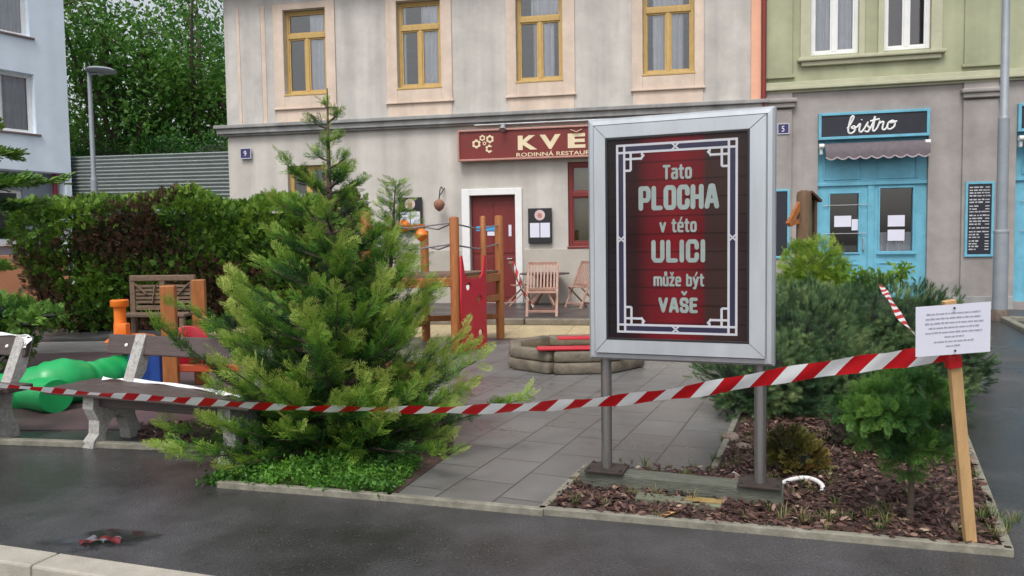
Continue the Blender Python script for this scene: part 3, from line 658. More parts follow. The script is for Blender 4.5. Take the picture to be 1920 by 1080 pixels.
# restaurant sign
u0, zt_ = PA.at(862, 246); _, zb_ = PA.at(870, 303); u1 = PA.at(1300, 270)[0]; zt2 = PA.at(1100, 238)[1]; zb2 = PA.at(1100, 298)[1]
z1s, z0s = (zt_ + zt2) / 2, (zb_ + zb2) / 2
e = empty('restaurant_sign', on(PA, u0, z0s), PA.a, 'dark red restaurant signboard with cream letters and flower emblem', 'sign')
W_, H_ = u1 - u0, z1s - z0s
mb = MB(); mb.span(.04, W_ - .04, -.2, -.06, .04, H_ - .04, .006); mb.build('board', M_maroon, e)
mb = MB(); bars_frame(mb, 0, W_, 0, H_, .045, -.24, -.05, .008); mb.build('frame', M_maroon_l, e)
uk0, uk1 = PA.at(973, 270)[0] - u0, PA.at(1100, 270)[0] - u0
zk0, zk1 = PA.at(1040, 281)[1] - z0s, PA.at(1040, 254)[1] - z0s
gap = (uk1 - uk0) / 3
for ch, cx, wd, hh in (('K', uk0 + gap * .45, gap * .86, 1), ('V', uk0 + gap * 1.45, gap * .92, 1), ('E', uk0 + gap * 2.6, gap * .76, 1)):
    lettering('letter', ch, cx, (zk0 + zk1) / 2, wd, zk1 - zk0, -.204, M_cream, e, bold=.045)
mb = MB(); cx = uk0 + gap * 2.6
for sg_ in (-1, 1): mb.bar((cx, -.246, zk1 + .025), (cx + sg_ * .13, -.246, zk1 + .085), .012, .038, up=(0, 1, 0))
mb.build('letter', M_cream, e)
lettering('lettering', 'RODINNÁ RESTAURACE', uk0 + gap * 1.9, zk0 - .1, gap * 3.9, .115, -.204, M_cream, e, bold=.012)
mb = MB()
for px, py, r in ((897, 272, .105), (908, 261, .072), (922, 263, .095), (912, 271, .045), (921, 281, .095)):
    uu, zz = PA.at(px, py); uu -= u0; zz -= z0s; n = 18
    vs = [(uu + math.cos(a) * q, -.207, zz + math.sin(a) * q) for q_ in (0, 1) for a, q in [(2 * math.pi * k / n, (r * .48 if q_ == 0 else r * (1.05 if k % 3 else .82))) for k in range(n)]]
    skip = 3 if (px, py) == (921, 281) else 0
    mb.add(vs, [(k, (k + 1) % n, n + (k + 1) % n, n + k) for k in range(n) if not (skip and (k < 2 or k > 15))])
mb.build('emblem', M_cream, e, fix=False)
mb = MB(); mb.tube([(.4, -.12, H_ + .12), (W_ - .2, -.12, H_ + .12)], .02, 8); mb.build('lamp_rail', M_galv, e, smooth=True)
ul, zl = PA.at(948, 246); ul -= u0; zl -= z0s
mb = MB(); mb.tube([(ul, -.1, H_ + .12), (ul, -.34, zl + .06), (ul, -.38, zl - .02)], [.03, .05, .085], 10); mb.build('spotlight', M_galv, e, smooth=True)

# menu cases by the door, and a hanging flower basket on a bracket
def menu_case(l, r, t, b, label):
    u0, z1 = PA.at(l, t); u1, z0 = PA.at(r, b); e = empty('menu_case', on(PA, u0, z0), PA.a, label, 'menu case'); W_, H_ = u1 - u0, z1 - z0
    mb = MB(); mb.span(0, W_, -.1, -.04, 0, H_, .012); mb.build('case', M_black, e)
    for q in (.08, .52): mb = MB(); mb.span(W_ * q, W_ * (q + .4), -.106, -.1005, H_ * .17, H_ * .58); mb.build('menu_sheet', M_paper, e)
    mb = MB(); mb.lathe([(W_ * .22, 0), (W_ * .22, .008)], (W_ / 2, -.1, H_ * .8), 20, axis=(0, -1, 0)); mb.build('badge', mat('badge', (.6, .45, .45), .5), e)
    mb = MB(); mb.lathe([(W_ * .12, 0), (W_ * .1, .002)], (W_ / 2, -.109, H_ * .79), 5, axis=(0, -1, 0)); mb.build('badge_emblem', M_maroon_l, e)
menu_case(991, 1036, 391, 456, 'black menu case with two white sheets right of the red door')
menu_case(749, 794, 371, 434, 'black menu case left of the red door behind the conifer')
ub, zb = PA.at(830, 385)
e = empty('hanging_basket', on(PA, ub, zb), PA.a, 'small round hanging basket on a curled iron bracket left of the door', 'basket')
mb = MB(); mb.tube([(0, 0, .42), (0, -.1, .45), (.02, -.28, .36), (0, -.3, .14)], .014, 6); mb.tube([(.06, -.02, .42), (.03, -.2, .28), (0, -.3, .2)], .012, 6); mb.build('bracket', M_black, e, smooth=True)
mb = MB(); mb.lathe([(.02, -.16), (.1, -.1), (.14, 0), (.13, .06), (.06, .12), (.02, .14)], (0, -.3, 0), 12); mb.build('basket', mat('wicker', (.28, .13, .08), .8, .4, 40, bump=.5), e, smooth=True)

# ================================================================ pale blue building on the left
cL = PY(137, 400, 24.0); aL = math.atan2(.84, .54); WL, DL, HL = 9.0, 9.0, 11.0
PL_ = Plane((cL.x - math.cos(aL) * WL, cL.y - math.sin(aL) * WL, 0), aL)
LB = empty('blue_building', PL_.o, PL_.a, 'pale blue rendered block with grey windows and salmon base at left edge', 'building')
zo = sum(PL_.at(*p)[1] for p in ((60, 322), (110, 322))) / 2; uo = PL_.at(124, 340)[0]
Lw = []
for l, r, t, b in ((-60, 66, 140, 252), (-60, 62, -60, 70)):
    a, _ = PL_.at(l, 200); c, _ = PL_.at(r, 200); za = PL_.at(r - 20, b - 3)[1]; zb_ = PL_.at(r, t)[1]; Lw.append((max(a, 4.6), c, za, max(zb_, za + 1.7)))
mb = MB(); wall_grid(mb, WL, zo, HL, Lw, reveal=.28)
mb.add([(0, .6, zo), (uo, .6, zo), (uo, 0, zo), (0, 0, zo)], [(0, 1, 2, 3)]); mb.span(uo, WL, 0, .62, 0, zo - .001)
mb.add([(0, 0, zo), (0, DL, zo), (0, DL, HL), (0, 0, HL)], [(0, 1, 2, 3)]); mb.add([(WL, 0, 0), (WL, DL, 0), (WL, DL, HL), (WL, 0, HL)], [(0, 1, 2, 3)])
mb.add([(0, DL, 0), (WL, DL, 0), (WL, DL, HL), (0, DL, HL)], [(0, 1, 2, 3)]); mb.add([(0, 0, HL), (WL, 0, HL), (WL, DL, HL), (0, DL, HL)], [(0, 1, 2, 3)]); mb.build('wall', M_blu, LB, fix=False)
gz0, gz1 = PL_.at(30, 455)[1], PL_.at(30, 352)[1]; gw = (4.5, PL_.at(62, 400)[0], gz0, gz1)
mb = MB(); wall_grid(mb, uo, 0, zo, [gw], y=.6, reveal=.2); mb.add([(0, .6, 0), (0, DL, 0), (0, DL, zo), (0, .6, zo)], [(0, 1, 2, 3)]); mb.build('lower_wall', M_blug, LB, fix=False)
for w_ in Lw:
    o = window(LB, *w_, M_white, ydep=.2, fw=.08, curtains=((0, 1, 0, 1),), sill=False)
    mb = MB(); mb.span(w_[0] - .05, w_[1] + .12, -.07, .2, w_[2] - .06, w_[2] - .002, .01); mb.build('sill', mat('sill_brown', (.2, .14, .14), .6), o)
o = window(LB, gw[0], gw[1], gw[2], gw[3], M_white, ydep=.7, fw=.08, sill=False)
mb = MB(); mb.span(gw[0], gw[1] + .1, .48, .7, gz0 - .1, gz0 - .002, .01); mb.build('sill', M_white, o)
zs_ = PL_.at(40, 478)[1]; mb = MB(); mb.span(0, uo, .1, .598, 0, zs_, .02); mb.build('plinth', M_salmon, LB)
mb = MB(); mb.tube([(uo - .12, .45, 0), (uo - .12, .45, zo)], .06, 10); mb.build('downpipe', mat('pipe_crimson', (.3, .02, .04), .5), LB, smooth=True)
mb = MB(); mb.span(-.1, WL + .1, -.3, DL + .1, HL + .002, HL + .2, .03); mb.build('roof', M_ledge, LB)

# ================================================================ corrugated fence between the buildings
f0 = PY(120, 380, 24.6); f1 = PY(436, 380, 21.0); fa = math.atan2(f1.y - f0.y, f1.x - f0.x); fl = (f1 - f0).length
e = empty('corrugated_fence', (f0.x, f0.y, 0), fa, 'tall pale grey corrugated metal fence between the two buildings', 'fence')
zt0 = PY(137, 293, 24.4).z; zt1 = PY(432, 284, 21.0).z; nz = 40 * 8; vs, fs = [], []
ztop = (zt0 + zt1) / 2
for k in range(nz + 1):
    t = k / nz; y = .035 * math.sin(t * 40 * 2 * math.pi)
    for x in (0, fl / 3, fl * 2 / 3, fl): vs.append((x, y, t * (zt0 + (zt1 - zt0) * x / fl)))
for k in range(nz):
    for i in range(3): a = k * 4 + i; fs.append((a, a + 1, a + 5, a + 4))
mb = MB(); mb.add(vs, fs); mb.build('panel', M_fence, e, smooth=True, fix=False)
for i in range(4):
    mb = MB(); mb.span(fl * i / 3 - .06, fl * i / 3 + .06, .06, .18, 0, ztop - .25, .01); mb.build('post', M_galv, e)

# ================================================================ lamps
q = PY(178, 378, 19.5); tp = PY(172, 135, 19.5).z
e = empty('street_lamp', (q.x, q.y, 0), 0, 'thin grey street lamp with flat round head in front of the trees', 'street lamp')
mb = MB(); mb.tube([(0, 0, 0), (0, 0, tp * .55)], .085, 12); mb.tube([(0, 0, tp * .55), (0, 0, tp * .57), (0, 0, tp)], [.085, .06, .05], 12); mb.build('pole', M_gal_l, e, smooth=True)
mb = MB(); mb.lathe([(.05, -.1), (.08, -.02), (.34, .0), (.37, .03), (.3, .08), (.1, .11), (.02, .115)], (.3, 0, tp), 20); mb.build('lamp_head', M_gal_l, e, smooth=True)
mb = MB(); mb.tube([(0, 0, tp - .05), (.3, 0, tp - .03)], .04, 8); mb.build('arm', M_gal_l, e, smooth=True)
q = G(1874, 600)
e = empty('lamp_post', (q.x, q.y, 0), 0, 'tall grey steel lamp post in front of the bistro at right', 'street lamp')
z1_ = PY(1872, 437, q.y).z; z2_ = PY(1870, 222, q.y).z
mb = MB(); mb.tube([(0, 0, 0), (0, 0, z1_)], .125, 16); mb.tube([(0, 0, z1_ + .05), (0, 0, z2_)], .095, 16); mb.tube([(0, 0, z2_), (0, 0, z2_ + .04), (-.02, 0, 8.0)], [.095, .072, .06], 16); mb.build('pole', M_gal_l, e, smooth=True)
mb = MB(); mb.lathe([(.13, 0), (.135, .02), (.13, .05), (.1, .06)], (0, 0, z1_), 16); mb.build('collar', M_galv, e, smooth=True)
mb = MB(); mb.lathe([(.17, 0), (.16, .12), (.126, .2)], (0, 0, 0), 16); mb.build('foot', mat('rusty_foot', (.12, .09, .07), .8, .4, 20), e, smooth=True)
mb = MB(); mb.tube([(-.02, 0, 7.9), (-.1, -.3, 8.3), (-.2, -1.0, 8.4)], .05, 10); mb.span(-.35, -.05, -1.5, -.95, 8.33, 8.45, .03); mb.build('lamp_head', M_gal_l, e, smooth=True)

_c = [(.15, 1.1), (.5, .92), (.85, 1.1)]; _a = [(.42, .9), (.78, 1.1)]; xh = .74
_o = lambda h: [(.18, 0), (0, .13), (0, h - .13), (.18, h), (.82, h), (1, h - .13), (1, .13), (.82, 0), (.18, 0)]
_e = [(0, .38), (1, .38), (1, .62), (.84, .74), (.16, .74), (0, .62), (0, .12), (.16, 0), (.95, 0)]
GLYPH = {'T': (.56, [[(0, 1), (1, 1)], [(.5, 1), (.5, 0)]]), 'a': (.46, [[(.08, xh), (.84, xh), (1, .62), (1, 0)], [(1, .43), (.16, .43), (0, .32), (0, .11), (.14, 0), (1, 0)]]),
 't': (.32, [[(.35, 1), (.35, .12), (.6, 0), (1, 0)], [(-.1, xh), (1, xh)]]), 'o': (.46, [_o(xh)]), 'P': (.46, [[(0, 0), (0, 1), (.82, 1), (1, .87), (1, .53), (.82, .4), (0, .4)]]),
 'L': (.4, [[(0, 1), (0, 0), (1, 0)]]), 'O': (.48, [_o(1)]), 'C': (.46, [[(1, .68), (1, .87), (.82, 1), (.18, 1), (0, .87), (0, .13), (.18, 0), (.82, 0), (1, .13), (1, .32)]]),
 'H': (.48, [[(0, 0), (0, 1)], [(1, 0), (1, 1)], [(0, .5), (1, .5)]]), 'A': (.56, [[(0, 0), (.4, 1), (.6, 1), (1, 0)], [(.18, .28), (.82, .28)]]), 'v': (.5, [[(0, xh), (.5, 0), (1, xh)]]),
 'e': (.46, [_e]), 'é': (.46, [_e, _a]), 'U': (.48, [[(0, 1), (0, .13), (.18, 0), (.82, 0), (1, .13), (1, 1)]]), 'I': (.01, [[(0, 0), (0, 1)]]),
 'm': (.84, [[(0, 0), (0, xh)], [(0, xh), (.88, xh), (1, .62), (1, 0)], [(.5, xh), (.5, 0)]]), 'ů': (.46, [[(0, xh), (0, .12), (.16, 0), (1, 0)], [(1, xh), (1, 0)], [(.3, .93), (.3, 1.12), (.7, 1.12), (.7, .93), (.3, .93)]]),
 'ž': (.44, [[(0, xh), (1, xh), (0, 0), (1, 0)], _c]), 'b': (.46, [[(0, 1), (0, 0), (.84, 0), (1, .12), (1, .62), (.84, xh), (0, xh)]]), 'ý': (.5, [[(0, xh), (.5, .05)], [(1, xh), (.36, -.26), (.05, -.26)], _a]),
 'V': (.54, [[(0, 1), (.5, 0), (1, 1)]]), 'Š': (.46, [[(1, .76), (1, .88), (.82, 1), (.18, 1), (0, .88), (0, .64), (.16, .53), (.84, .47), (1, .36), (1, .12), (.82, 0), (.18, 0), (0, .12), (0, .24)], [(.15, 1.36), (.5, 1.18), (.85, 1.36)]]),
 'E': (.4, [[(1, 1), (0, 1), (0, 0), (1, 0)], [(0, .5), (.85, .5)]]), ' ': (.22, [])}
def block_text(name, s, x0, x1, z0, z1, y, m, parent, wt=.2):
    """condensed block capitals from straight strokes; z0..z1 is the cap height"""
    h = z1 - z0; th = wt * h; tot = sum(GLYPH[c][0] for c in s) + .32 * (len(s) - 1); k = (x1 - x0 - th) / (tot * h); x = x0 + th / 2; mb = MB(); lay = 0
    for c in s:
        w, st = GLYPH[c]; w *= h * k
        for p in st:
            P = [(x + u * w, z0 + th / 2 + v * (h - th) if v <= 1 else z0 + v * h) for u, v in p]; t2 = th if max(v for u, v in p) <= 1.01 else th * .62
            for i, q in enumerate(P):
                lay += 1; yy = y - .00006 * (lay % 12)
                mb.add([(q[0] + t2 * .5 * math.cos(a), yy, q[1] + t2 * .5 * math.sin(a)) for a in [R(22.5 + 45 * j) for j in range(8)]], [tuple(range(8))])
                if i:
                    o_ = P[i - 1]; dx, dz = q[0] - o_[0], q[1] - o_[1]; l = math.hypot(dx, dz) or 1; nx, nz = -dz / l * t2 / 2, dx / l * t2 / 2; yy = y - .00006 * ((lay + 6) % 12) - .00003
                    mb.add([(o_[0] + nx, yy, o_[1] + nz), (q[0] + nx, yy, q[1] + nz), (q[0] - nx, yy, q[1] - nz), (o_[0] - nx, yy, o_[1] - nz)], [(0, 1, 2, 3)])
        x += w + .32 * h * k
    return mb.build(name, m, parent, fix=False)
# ================================================================ poster case
c0 = G(1283, 929); PS = Plane((c0.x, c0.y, 0), R(-21)); FR = -.085          # front face of the cabinet
PF = Plane(PS.o + PS.y * FR, PS.a)
uL, zT1 = PF.at(1106, 226); _, zB1 = PF.at(1107, 668); uR, zT2 = PF.at(1450, 205); _, zB2 = PF.at(1450, 684)
zT, zB = (zT1 + zT2) / 2 + .018, (zB1 + zB2) / 2 - .018; uL -= .022; uR += .014
PCASE = empty('poster_case', PS.o, PS.a, 'tall silver aluminium poster case on two steel posts with dark red poster', 'poster case')
mb = MB(); cxm = (uL + uR) / 2; cw, chh = uR - uL, zT - zB
# cabinet: stepped profile - back box, sloping shoulder, flat front rim
def ring_prof(mb, prof):
    vs = []; 
    for ins, y in prof: vs += [(uL + ins, y, zB + ins), (uR - ins, y, zB + ins), (uR - ins, y, zT - ins), (uL + ins, y, zT - ins)]
    fs = []
    for i in range(len(prof) - 1):
        for k in range(4): a, b = i * 4 + k, i * 4 + (k + 1) % 4; fs.append((a, b, b + 4, a + 4))
    fs.append((3, 2, 1, 0)); n = (len(prof) - 1) * 4; fs.append((n, n + 1, n + 2, n + 3)); mb.add(vs, fs)
ring_prof(mb, [(.02, .085), (0, .07), (0, -.03), (.004, -.062), (.018, -.082), (.042, -.085), (.045, -.07)]); mb.build('cabinet', M_alu, PCASE)
g0, gz1 = PF.at(1136, 256); g1, gz0 = PF.at(1405, 640); _, gz1b = PF.at(1405, 246); _, gz0b = PF.at(1136, 640); gz1, gz0 = (gz1 + gz1b) / 2, (gz0 + gz0b) / 2
mb = MB(); a, b, c, d = uL + .05, uR - .05, zB + .05, zT - .05                 # door frame: four mitred bars
vo = [(a, c), (b, c), (b, d), (a, d)]; vi = [(g0, gz0), (g1, gz0), (g1, gz1), (g0, gz1)]
for k in range(4):
    k2 = (k + 1) % 4; gp = .0012
    P4 = [Vector((*vo[k], 0)), Vector((*vo[k2], 0)), Vector((*vi[k2], 0)), Vector((*vi[k], 0))]; cc = sum(P4, Vector()) / 4
    P4 = [p + (cc - p) * .0012 for p in P4]
    inn = [P4[0] + (cc - P4[0]) * .008, P4[1] + (cc - P4[1]) * .008, P4[2] + (cc - P4[2]) * .008, P4[3] + (cc - P4[3]) * .008]
    vs = [(p.x, -.072, p.y) for p in P4] + [(p.x, -.104, p.y) for p in P4] + [(p.x, -.108, p.y) for p in inn]
    fs = [(0, 1, 5, 4), (1, 2, 6, 5), (2, 3, 7, 6), (3, 0, 4, 7), (4, 5, 9, 8), (5, 6, 10, 9), (6, 7, 11, 10), (7, 4, 8, 11), (8, 9, 10, 11), (3, 2, 1, 0)]
    mb.add(vs, fs)
mb.build('door_frame', M_alu, PCASE)
mb = MB(); bars_frame(mb, g0 + .001, g1 - .001, gz0 + .001, gz1 - .001, .012, -.1075, -.1008, .001); mb.build('glass_edge_shade', M_black, PCASE)  # black bars added as the shadow edge round the glass
# printed poster: dark planks with a red middle band
m = bpy.data.materials.new('poster_print'); m.use_nodes = True; t = m.node_tree; L = t.links.new; b = t.nodes['Principled BSDF']
tc = _n(t, 'ShaderNodeTexCoord'); sp = _n(t, 'ShaderNodeSeparateXYZ'); L(tc.outputs['Object'], sp.inputs[0])
mr = _n(t, 'ShaderNodeMapRange'); mr.inputs['From Min'].default_value = g0; mr.inputs['From Max'].default_value = g1; L(sp.outputs['X'], mr.inputs['Value'])
cr = _n(t, 'ShaderNodeValToRGB'); e_ = cr.color_ramp.elements
stops = [(0, (.012, .008, .012)), (.1, (.02, .008, .01)), (.22, (.035, .004, .005)), (.32, (.16, .006, .012)), (.5, (.24, .007, .014)), (.69, (.15, .006, .01)), (.71, (.055, .022, .018)), (.9, (.045, .022, .018)), (1, (.03, .015, .015))]
while len(e_) < len(stops): e_.new(.5)
for el, (p, c) in zip(e_, stops): el.position = p; el.color = (*c, 1)
L(mr.outputs[0], cr.inputs[0])
wv = _n(t, 'ShaderNodeMath', operation='PINGPONG'); wv.inputs[1].default_value = .052; L(sp.outputs['Z'], wv.inputs[0])
lt = _n(t, 'ShaderNodeMapRange'); lt.inputs['From Min'].default_value = 0; lt.inputs['From Max'].default_value = .008; lt.inputs['To Min'].default_value = .35; lt.inputs['To Max'].default_value = 1; L(wv.outputs[0], lt.inputs['Value'])
vm = _n(t, 'ShaderNodeVectorMath', operation='SCALE'); L(cr.outputs[0], vm.inputs[0]); L(lt.outputs[0], vm.inputs['Scale']); L(vm.outputs[0], b.inputs['Base Color'])
b.inputs['Roughness'].default_value = .6; b.inputs['Specular IOR Level'].default_value = .2
mb = MB(); mb.span(g0 - .01, g1 + .01, -.095, -.0875, gz0 - .01, gz1 + .01); poster = mb.build('poster', m, PCASE)
M_line = mat('border_white', (.72, .72, .78), .5, .03); M_line2 = mat('border_navy', (.025, .022, .07), .5, .1)
gw, gh = g1 - g0, gz1 - gz0; mx_, mz_ = (g0 + g1) / 2, (gz0 + gz1) / 2
mbW, mbN = MB(), MB(); yW = -.0975; t_ = .013
def hl(mb, x0, x1, z, th=t_, y=yW): mb.span(x0, x1, y, y + .0015, z - th / 2, z + th / 2)
def vl(mb, x, z0, z1, th=t_, y=yW): mb.span(x - th / 2, x + th / 2, y, y + .0015, z0, z1)
X1, X2 = gw / 2 - .07, gw / 2 - .112; Z1, Z2 = gh / 2 - .05, gh / 2 - .092
for s in (-1, 1):
    for zz, xe in ((Z1, X1 + .006), (Z2, X1 + .0)): hl(mbW, mx_ - xe, mx_ + xe, mz_ + s * zz)
    for xx, ze in ((X1, Z1 + .006), (X2, Z1 + .0)): vl(mbW, mx_ + s * xx, mz_ - ze, mz_ + ze, y=yW - .0004)
    hl(mbN, mx_ - X2, mx_ + X2, mz_ + s * (Z1 + Z2) / 2, .04, -.0966); vl(mbN, mx_ + s * (X1 + X2) / 2, mz_ - Z2, mz_ + Z2, .04, -.0964)
    # knots in the middle of each side
    for q in (-1, 1):
        mbW.box((mx_, yW - .0006, mz_ + s * (Z1 + Z2) / 2), (.055, .0016, .009), Matrix.Rotation(q * .75, 3, 'Y'))
        mbW.box((mx_ + s * (X1 + X2) / 2, yW - .0006, mz_), (.055, .0016, .009), Matrix.Rotation(q * .75, 3, 'Y'))
    for q in (-1, 1):   # corner brackets
        x, z = mx_ + s * X2, mz_ + q * Z2
        k1, k2 = .105, .038
        hl(mbW, min(x, x - s * k1), max(x, x - s * k1), z - q * k2, y=yW - .0002)
        vl(mbW, x - s * k1, min(z, z - q * .02), max(z, z - q * .02), y=yW - .0003); mbW.box((x - s * k1, yW, z - q * .03), (.035, .0015, t_), Matrix.Rotation(s * q * .9, 3, 'Y'))
        vl(mbW, x - s * k2, min(z, z - q * k1), max(z, z - q * k1), y=yW - .0003)
        hl(mbW, min(x, x - s * k2), max(x, x - s * k2), z - q * k1, y=yW - .0002)
mbN.build('border_print', M_line2, poster); mbW.build('border_print', M_line, poster)
M_txt = mat('poster_letters', (.4, .48, .46), .5, .12, 9)
for s, l, r, tp, bt, bd in (('Tato', 1243, 1298, 310, 335, .17), ('PLOCHA', 1198, 1349, 350, 391, .19), ('v této', 1237, 1307, 411, 435, .17), ('ULICI', 1222, 1323, 450, 492, .19), ('může být', 1226, 1321, 513, 537, .17), ('VAŠE', 1235, 1309, 557, 587, .21)):
    a, z1 = PF.at(l, tp); c, z0 = PF.at(r, bt); block_text('lettering', s, a, c, z0, z1, -.0985, M_txt, poster, bd)
mb = MB(); mb.sheet([(g0, -.1005, gz0), (g1, -.1005, gz0), (g1, -.1005, gz1), (g0, -.1005, gz1)]); mb.build('pane', GLP, PCASE, fix=False)
for px, py in ((1138, 884), (1425, 908)):
    u, _ = PS.at(px, py); mb = MB(); mb.tube([(u, 0, .12), (u, 0, zB + .02)], .033, 18); o = mb.build('post', M_steel, PCASE, smooth=True)
    mb = MB(); mb.span(u - .12, u + .12, -.1, .1, .114, .128, .003); mb.build('flange', mat('flange_rust', (.05, .038, .032), .7, .3, 14, metal=.3), o)
    for sx_ in (-1, 1):
        for sy_ in (-1, 1): mb = MB(); mb.lathe([(.01, 0), (.01, .008), (.006, .009), (.006, .014)], (u + sx_ * .1, sy_ * .07, .127), 6); mb.build('bolt', mat('flange_rust', (.05, .038, .032)), o)
uA, uB = PS.at(1092, 910)[0], PS.at(1470, 940)[0]
mb = MB(); mb.span(uA, uB, -.07, .07, .0, .112, .012); mb.build('base_beam', mat('beam_green_grey', (.1, .105, .082), .8, .3, 6, bump=.4, stretch=(1.5, 8, 8)), PCASE)
q = G(1272, 950); e = empty('offcut_plank', (q.x, q.y, .012), R(-21), 'short greenish plank with yellow upper edge lying under the poster case', 'plank')
mb = MB(); mb.span(-.24, .24, -.05, .05, 0, .035, .006); mb.build('board', mat('plank_green', (.14, .15, .1), .8, .3, 7, bump=.3), e)
mb = MB(); mb.span(.04, .24, -.02, .05, .0355, .041, .002); mb.build('yellow_strip', mat('strip_yellow', (.25, .17, .06), .7, .35, 9), e)

# white conduit loop beside the right post
def on_g(px, py, z): return G(px, py, z)
mb = MB(); P_ = [G(1376, 888, .02), G(1390, 897, .03), G(1418, 905, .035), G(1440, 908, .03)]; mb.tube(P_, .014, 8)
tag(mb.build('conduit_pipe', M_white, smooth=True), 'short white plastic conduit end left of the right steel post', 'conduit')
def smooth3(P, n=6):
    P = [Vector(p) for p in P]; q = [P[0]] + P + [P[-1]]; out = []
    for i in range(1, len(q) - 2):
        for k in range(n):
            t = k / n; out.append(.5 * ((2 * q[i]) + (q[i + 1] - q[i - 1]) * t + (2 * q[i - 1] - 5 * q[i] + 4 * q[i + 1] - q[i + 2]) * t * t + (3 * q[i] - q[i - 1] - 3 * q[i + 1] + q[i + 2]) * t ** 3))
    return out + [P[-1]]
mb = MB(); mb.tube(smooth3([G(1452, 914, .03), G(1466, 906, .04), G(1485, 899, .045), G(1510, 896, .05), G(1530, 901, .05), G(1542, 911, .04), G(1541, 922, .02)]), .014, 10)
tag(mb.build('conduit_pipe', M_white, smooth=True), 'white plastic conduit arching over the mulch right of the steel posts', 'conduit')

# ================================================================ barrier tape
def tape_mat(name, period, red=(.55, .006, .012)):
    m = bpy.data.materials.new(name); m.use_nodes = True; t = m.node_tree; L = t.links.new; b = t.nodes['Principled BSDF']
    uv = _n(t, 'ShaderNodeUVMap'); sp = _n(t, 'ShaderNodeSeparateXYZ'); L(uv.outputs[0], sp.inputs[0])
    ma = _n(t, 'ShaderNodeMath', operation='MULTIPLY_ADD'); ma.inputs[1].default_value = .11; L(sp.outputs['Y'], ma.inputs[0]); L(sp.outputs['X'], ma.inputs[2])
    md = _n(t, 'ShaderNodeMath', operation='FLOORED_MODULO'); md.inputs[1].default_value = period; L(ma.outputs[0], md.inputs[0])
    gt = _n(t, 'ShaderNodeMath', operation='GREATER_THAN'); gt.inputs[1].default_value = period * .52; L(md.outputs[0], gt.inputs[0])
    mx = _n(t, 'ShaderNodeMix', data_type='RGBA'); L(gt.outputs[0], mx.inputs['Factor']); mx.inputs['A'].default_value = (*red, 1); mx.inputs['B'].default_value = (.86, .87, .88, 1)
    L(mx.outputs['Result'], b.inputs['Base Color']); b.inputs['Roughness'].default_value = .4
    tr = _n(t, 'ShaderNodeBsdfTranslucent'); L(mx.outputs['Result'], tr.inputs[0]); ms = _n(t, 'ShaderNodeMixShader'); ms.inputs[0].default_value = .3
    L(b.outputs[0], ms.inputs[1]); L(tr.outputs[0], ms.inputs[2]); L(ms.outputs[0], t.nodes['Material Output'].inputs[0]); return m
M_tape = tape_mat('striped_tape', .215)
M_wet_tape = tape_mat('wet_tape', .2, (.15, .008, .012)); [setattr(n_.inputs['B'], 'default_value', (.17, .17, .19, 1)) for n_ in M_wet_tape.node_tree.nodes if n_.bl_idname == 'ShaderNodeMix']
def ribbon(name, P, W, phis, m, parent=None, rough=0.007):
    """striped band along points P; phi = lean of the band from vertical"""
    n = 5; vs = []; uv = []; s = 0
    for i, p in enumerate(P):
        if i: s += (P[i] - P[i - 1]).length
        d = (P[min(i + 1, len(P) - 1)] - P[max(0, i - 1)]).normalized(); h = Vector((0, 0, 1)).cross(d)
        h = h.normalized() if h.length > 1e-3 else Vector((1, 0, 0)); up = d.cross(h).normalized()
        ph = phis[i]; wv_ = up * math.cos(ph) + h * math.sin(ph); nv = d.cross(wv_)
        for k in range(n + 1):
            q = k / n - .5; vs.append(p + wv_ * W * q + nv * (.014 * (q * q - .1) * math.sin(i * .31) + rough * math.sin(i * .83 + q * 4))); uv.append((s, k / n))
    fs = []
    for i in range(len(P) - 1):
        for k in range(n): a = i * (n + 1) + k; fs.append((a, a + 1, a + n + 2, a + n + 1))
    me = bpy.data.meshes.new(name); me.from_pydata([tuple(v) for v in vs], [], fs); l = me.uv_layers.new(name='UVMap')
    for lp in me.loops: l.data[lp.index].uv = uv[lp.vertex_index]
    me.polygons.foreach_set('use_smooth', [True] * len(fs)); me.materials.append(m); o = bpy.data.objects.new(name, me); COL.objects.link(o)
    if parent: o.parent = parent
    return o
TP = [(1792, 658, 3.42), (1700, 672, 3.54), (1600, 684, 3.66), (1450, 707, 3.84), (1290, 734, 4.04), (1130, 753, 4.24), (1000, 763, 4.4), (850, 768, 4.55), (700, 768, 4.7), (560, 765, 4.86), (430, 757, 5.0), (300, 748, 5.16), (150, 736, 5.36), (0, 723, 5.58), (-160, 711, 5.85), (-320, 702, 6.1)]
pts = smooth3([PY(*q) for q in TP], 8); n = len(pts)
phis = [(.12 + .75 * min(1, i / n * 2.2)) * (1 + .12 * math.sin(i * .21)) for i in range(n)]
tape = ribbon('barrier_tape', pts, .088, phis, M_tape)
tag(tape, 'long red and white barrier tape sagging from the wooden stake to the benches', 'barrier tape')
pts = smooth3([PY(1786, 664, 3.46), PY(1706, 618, 4.3), PY(1668, 560, 5.3), PY(1652, 536, 5.9)], 8)
tag(ribbon('barrier_tape', pts, .05, [.9 + .02 * i for i in range(len(pts))], M_tape), 'short narrow red and white tape running back into the pine shrubs behind the notice', 'barrier tape')
# scrap of tape on the wet pavement
q = G(185, 1016, .012); pts = [q + Vector((x, y, z)) for x, y, z in ((-.16, .0, 0), (-.1, .03, .012), (-.03, .0, .02), (.03, .035, .008), (.09, .01, .016), (.17, .03, 0))]
pts = smooth3([q + (p - q) * .62 for p in pts], 5); tag(ribbon('tape_scrap', pts, .045, [1.35 + .2 * math.sin(i * .7) for i in range(len(pts))], M_wet_tape), 'crumpled scrap of red and white tape lying on the wet pavement', 'tape scrap')

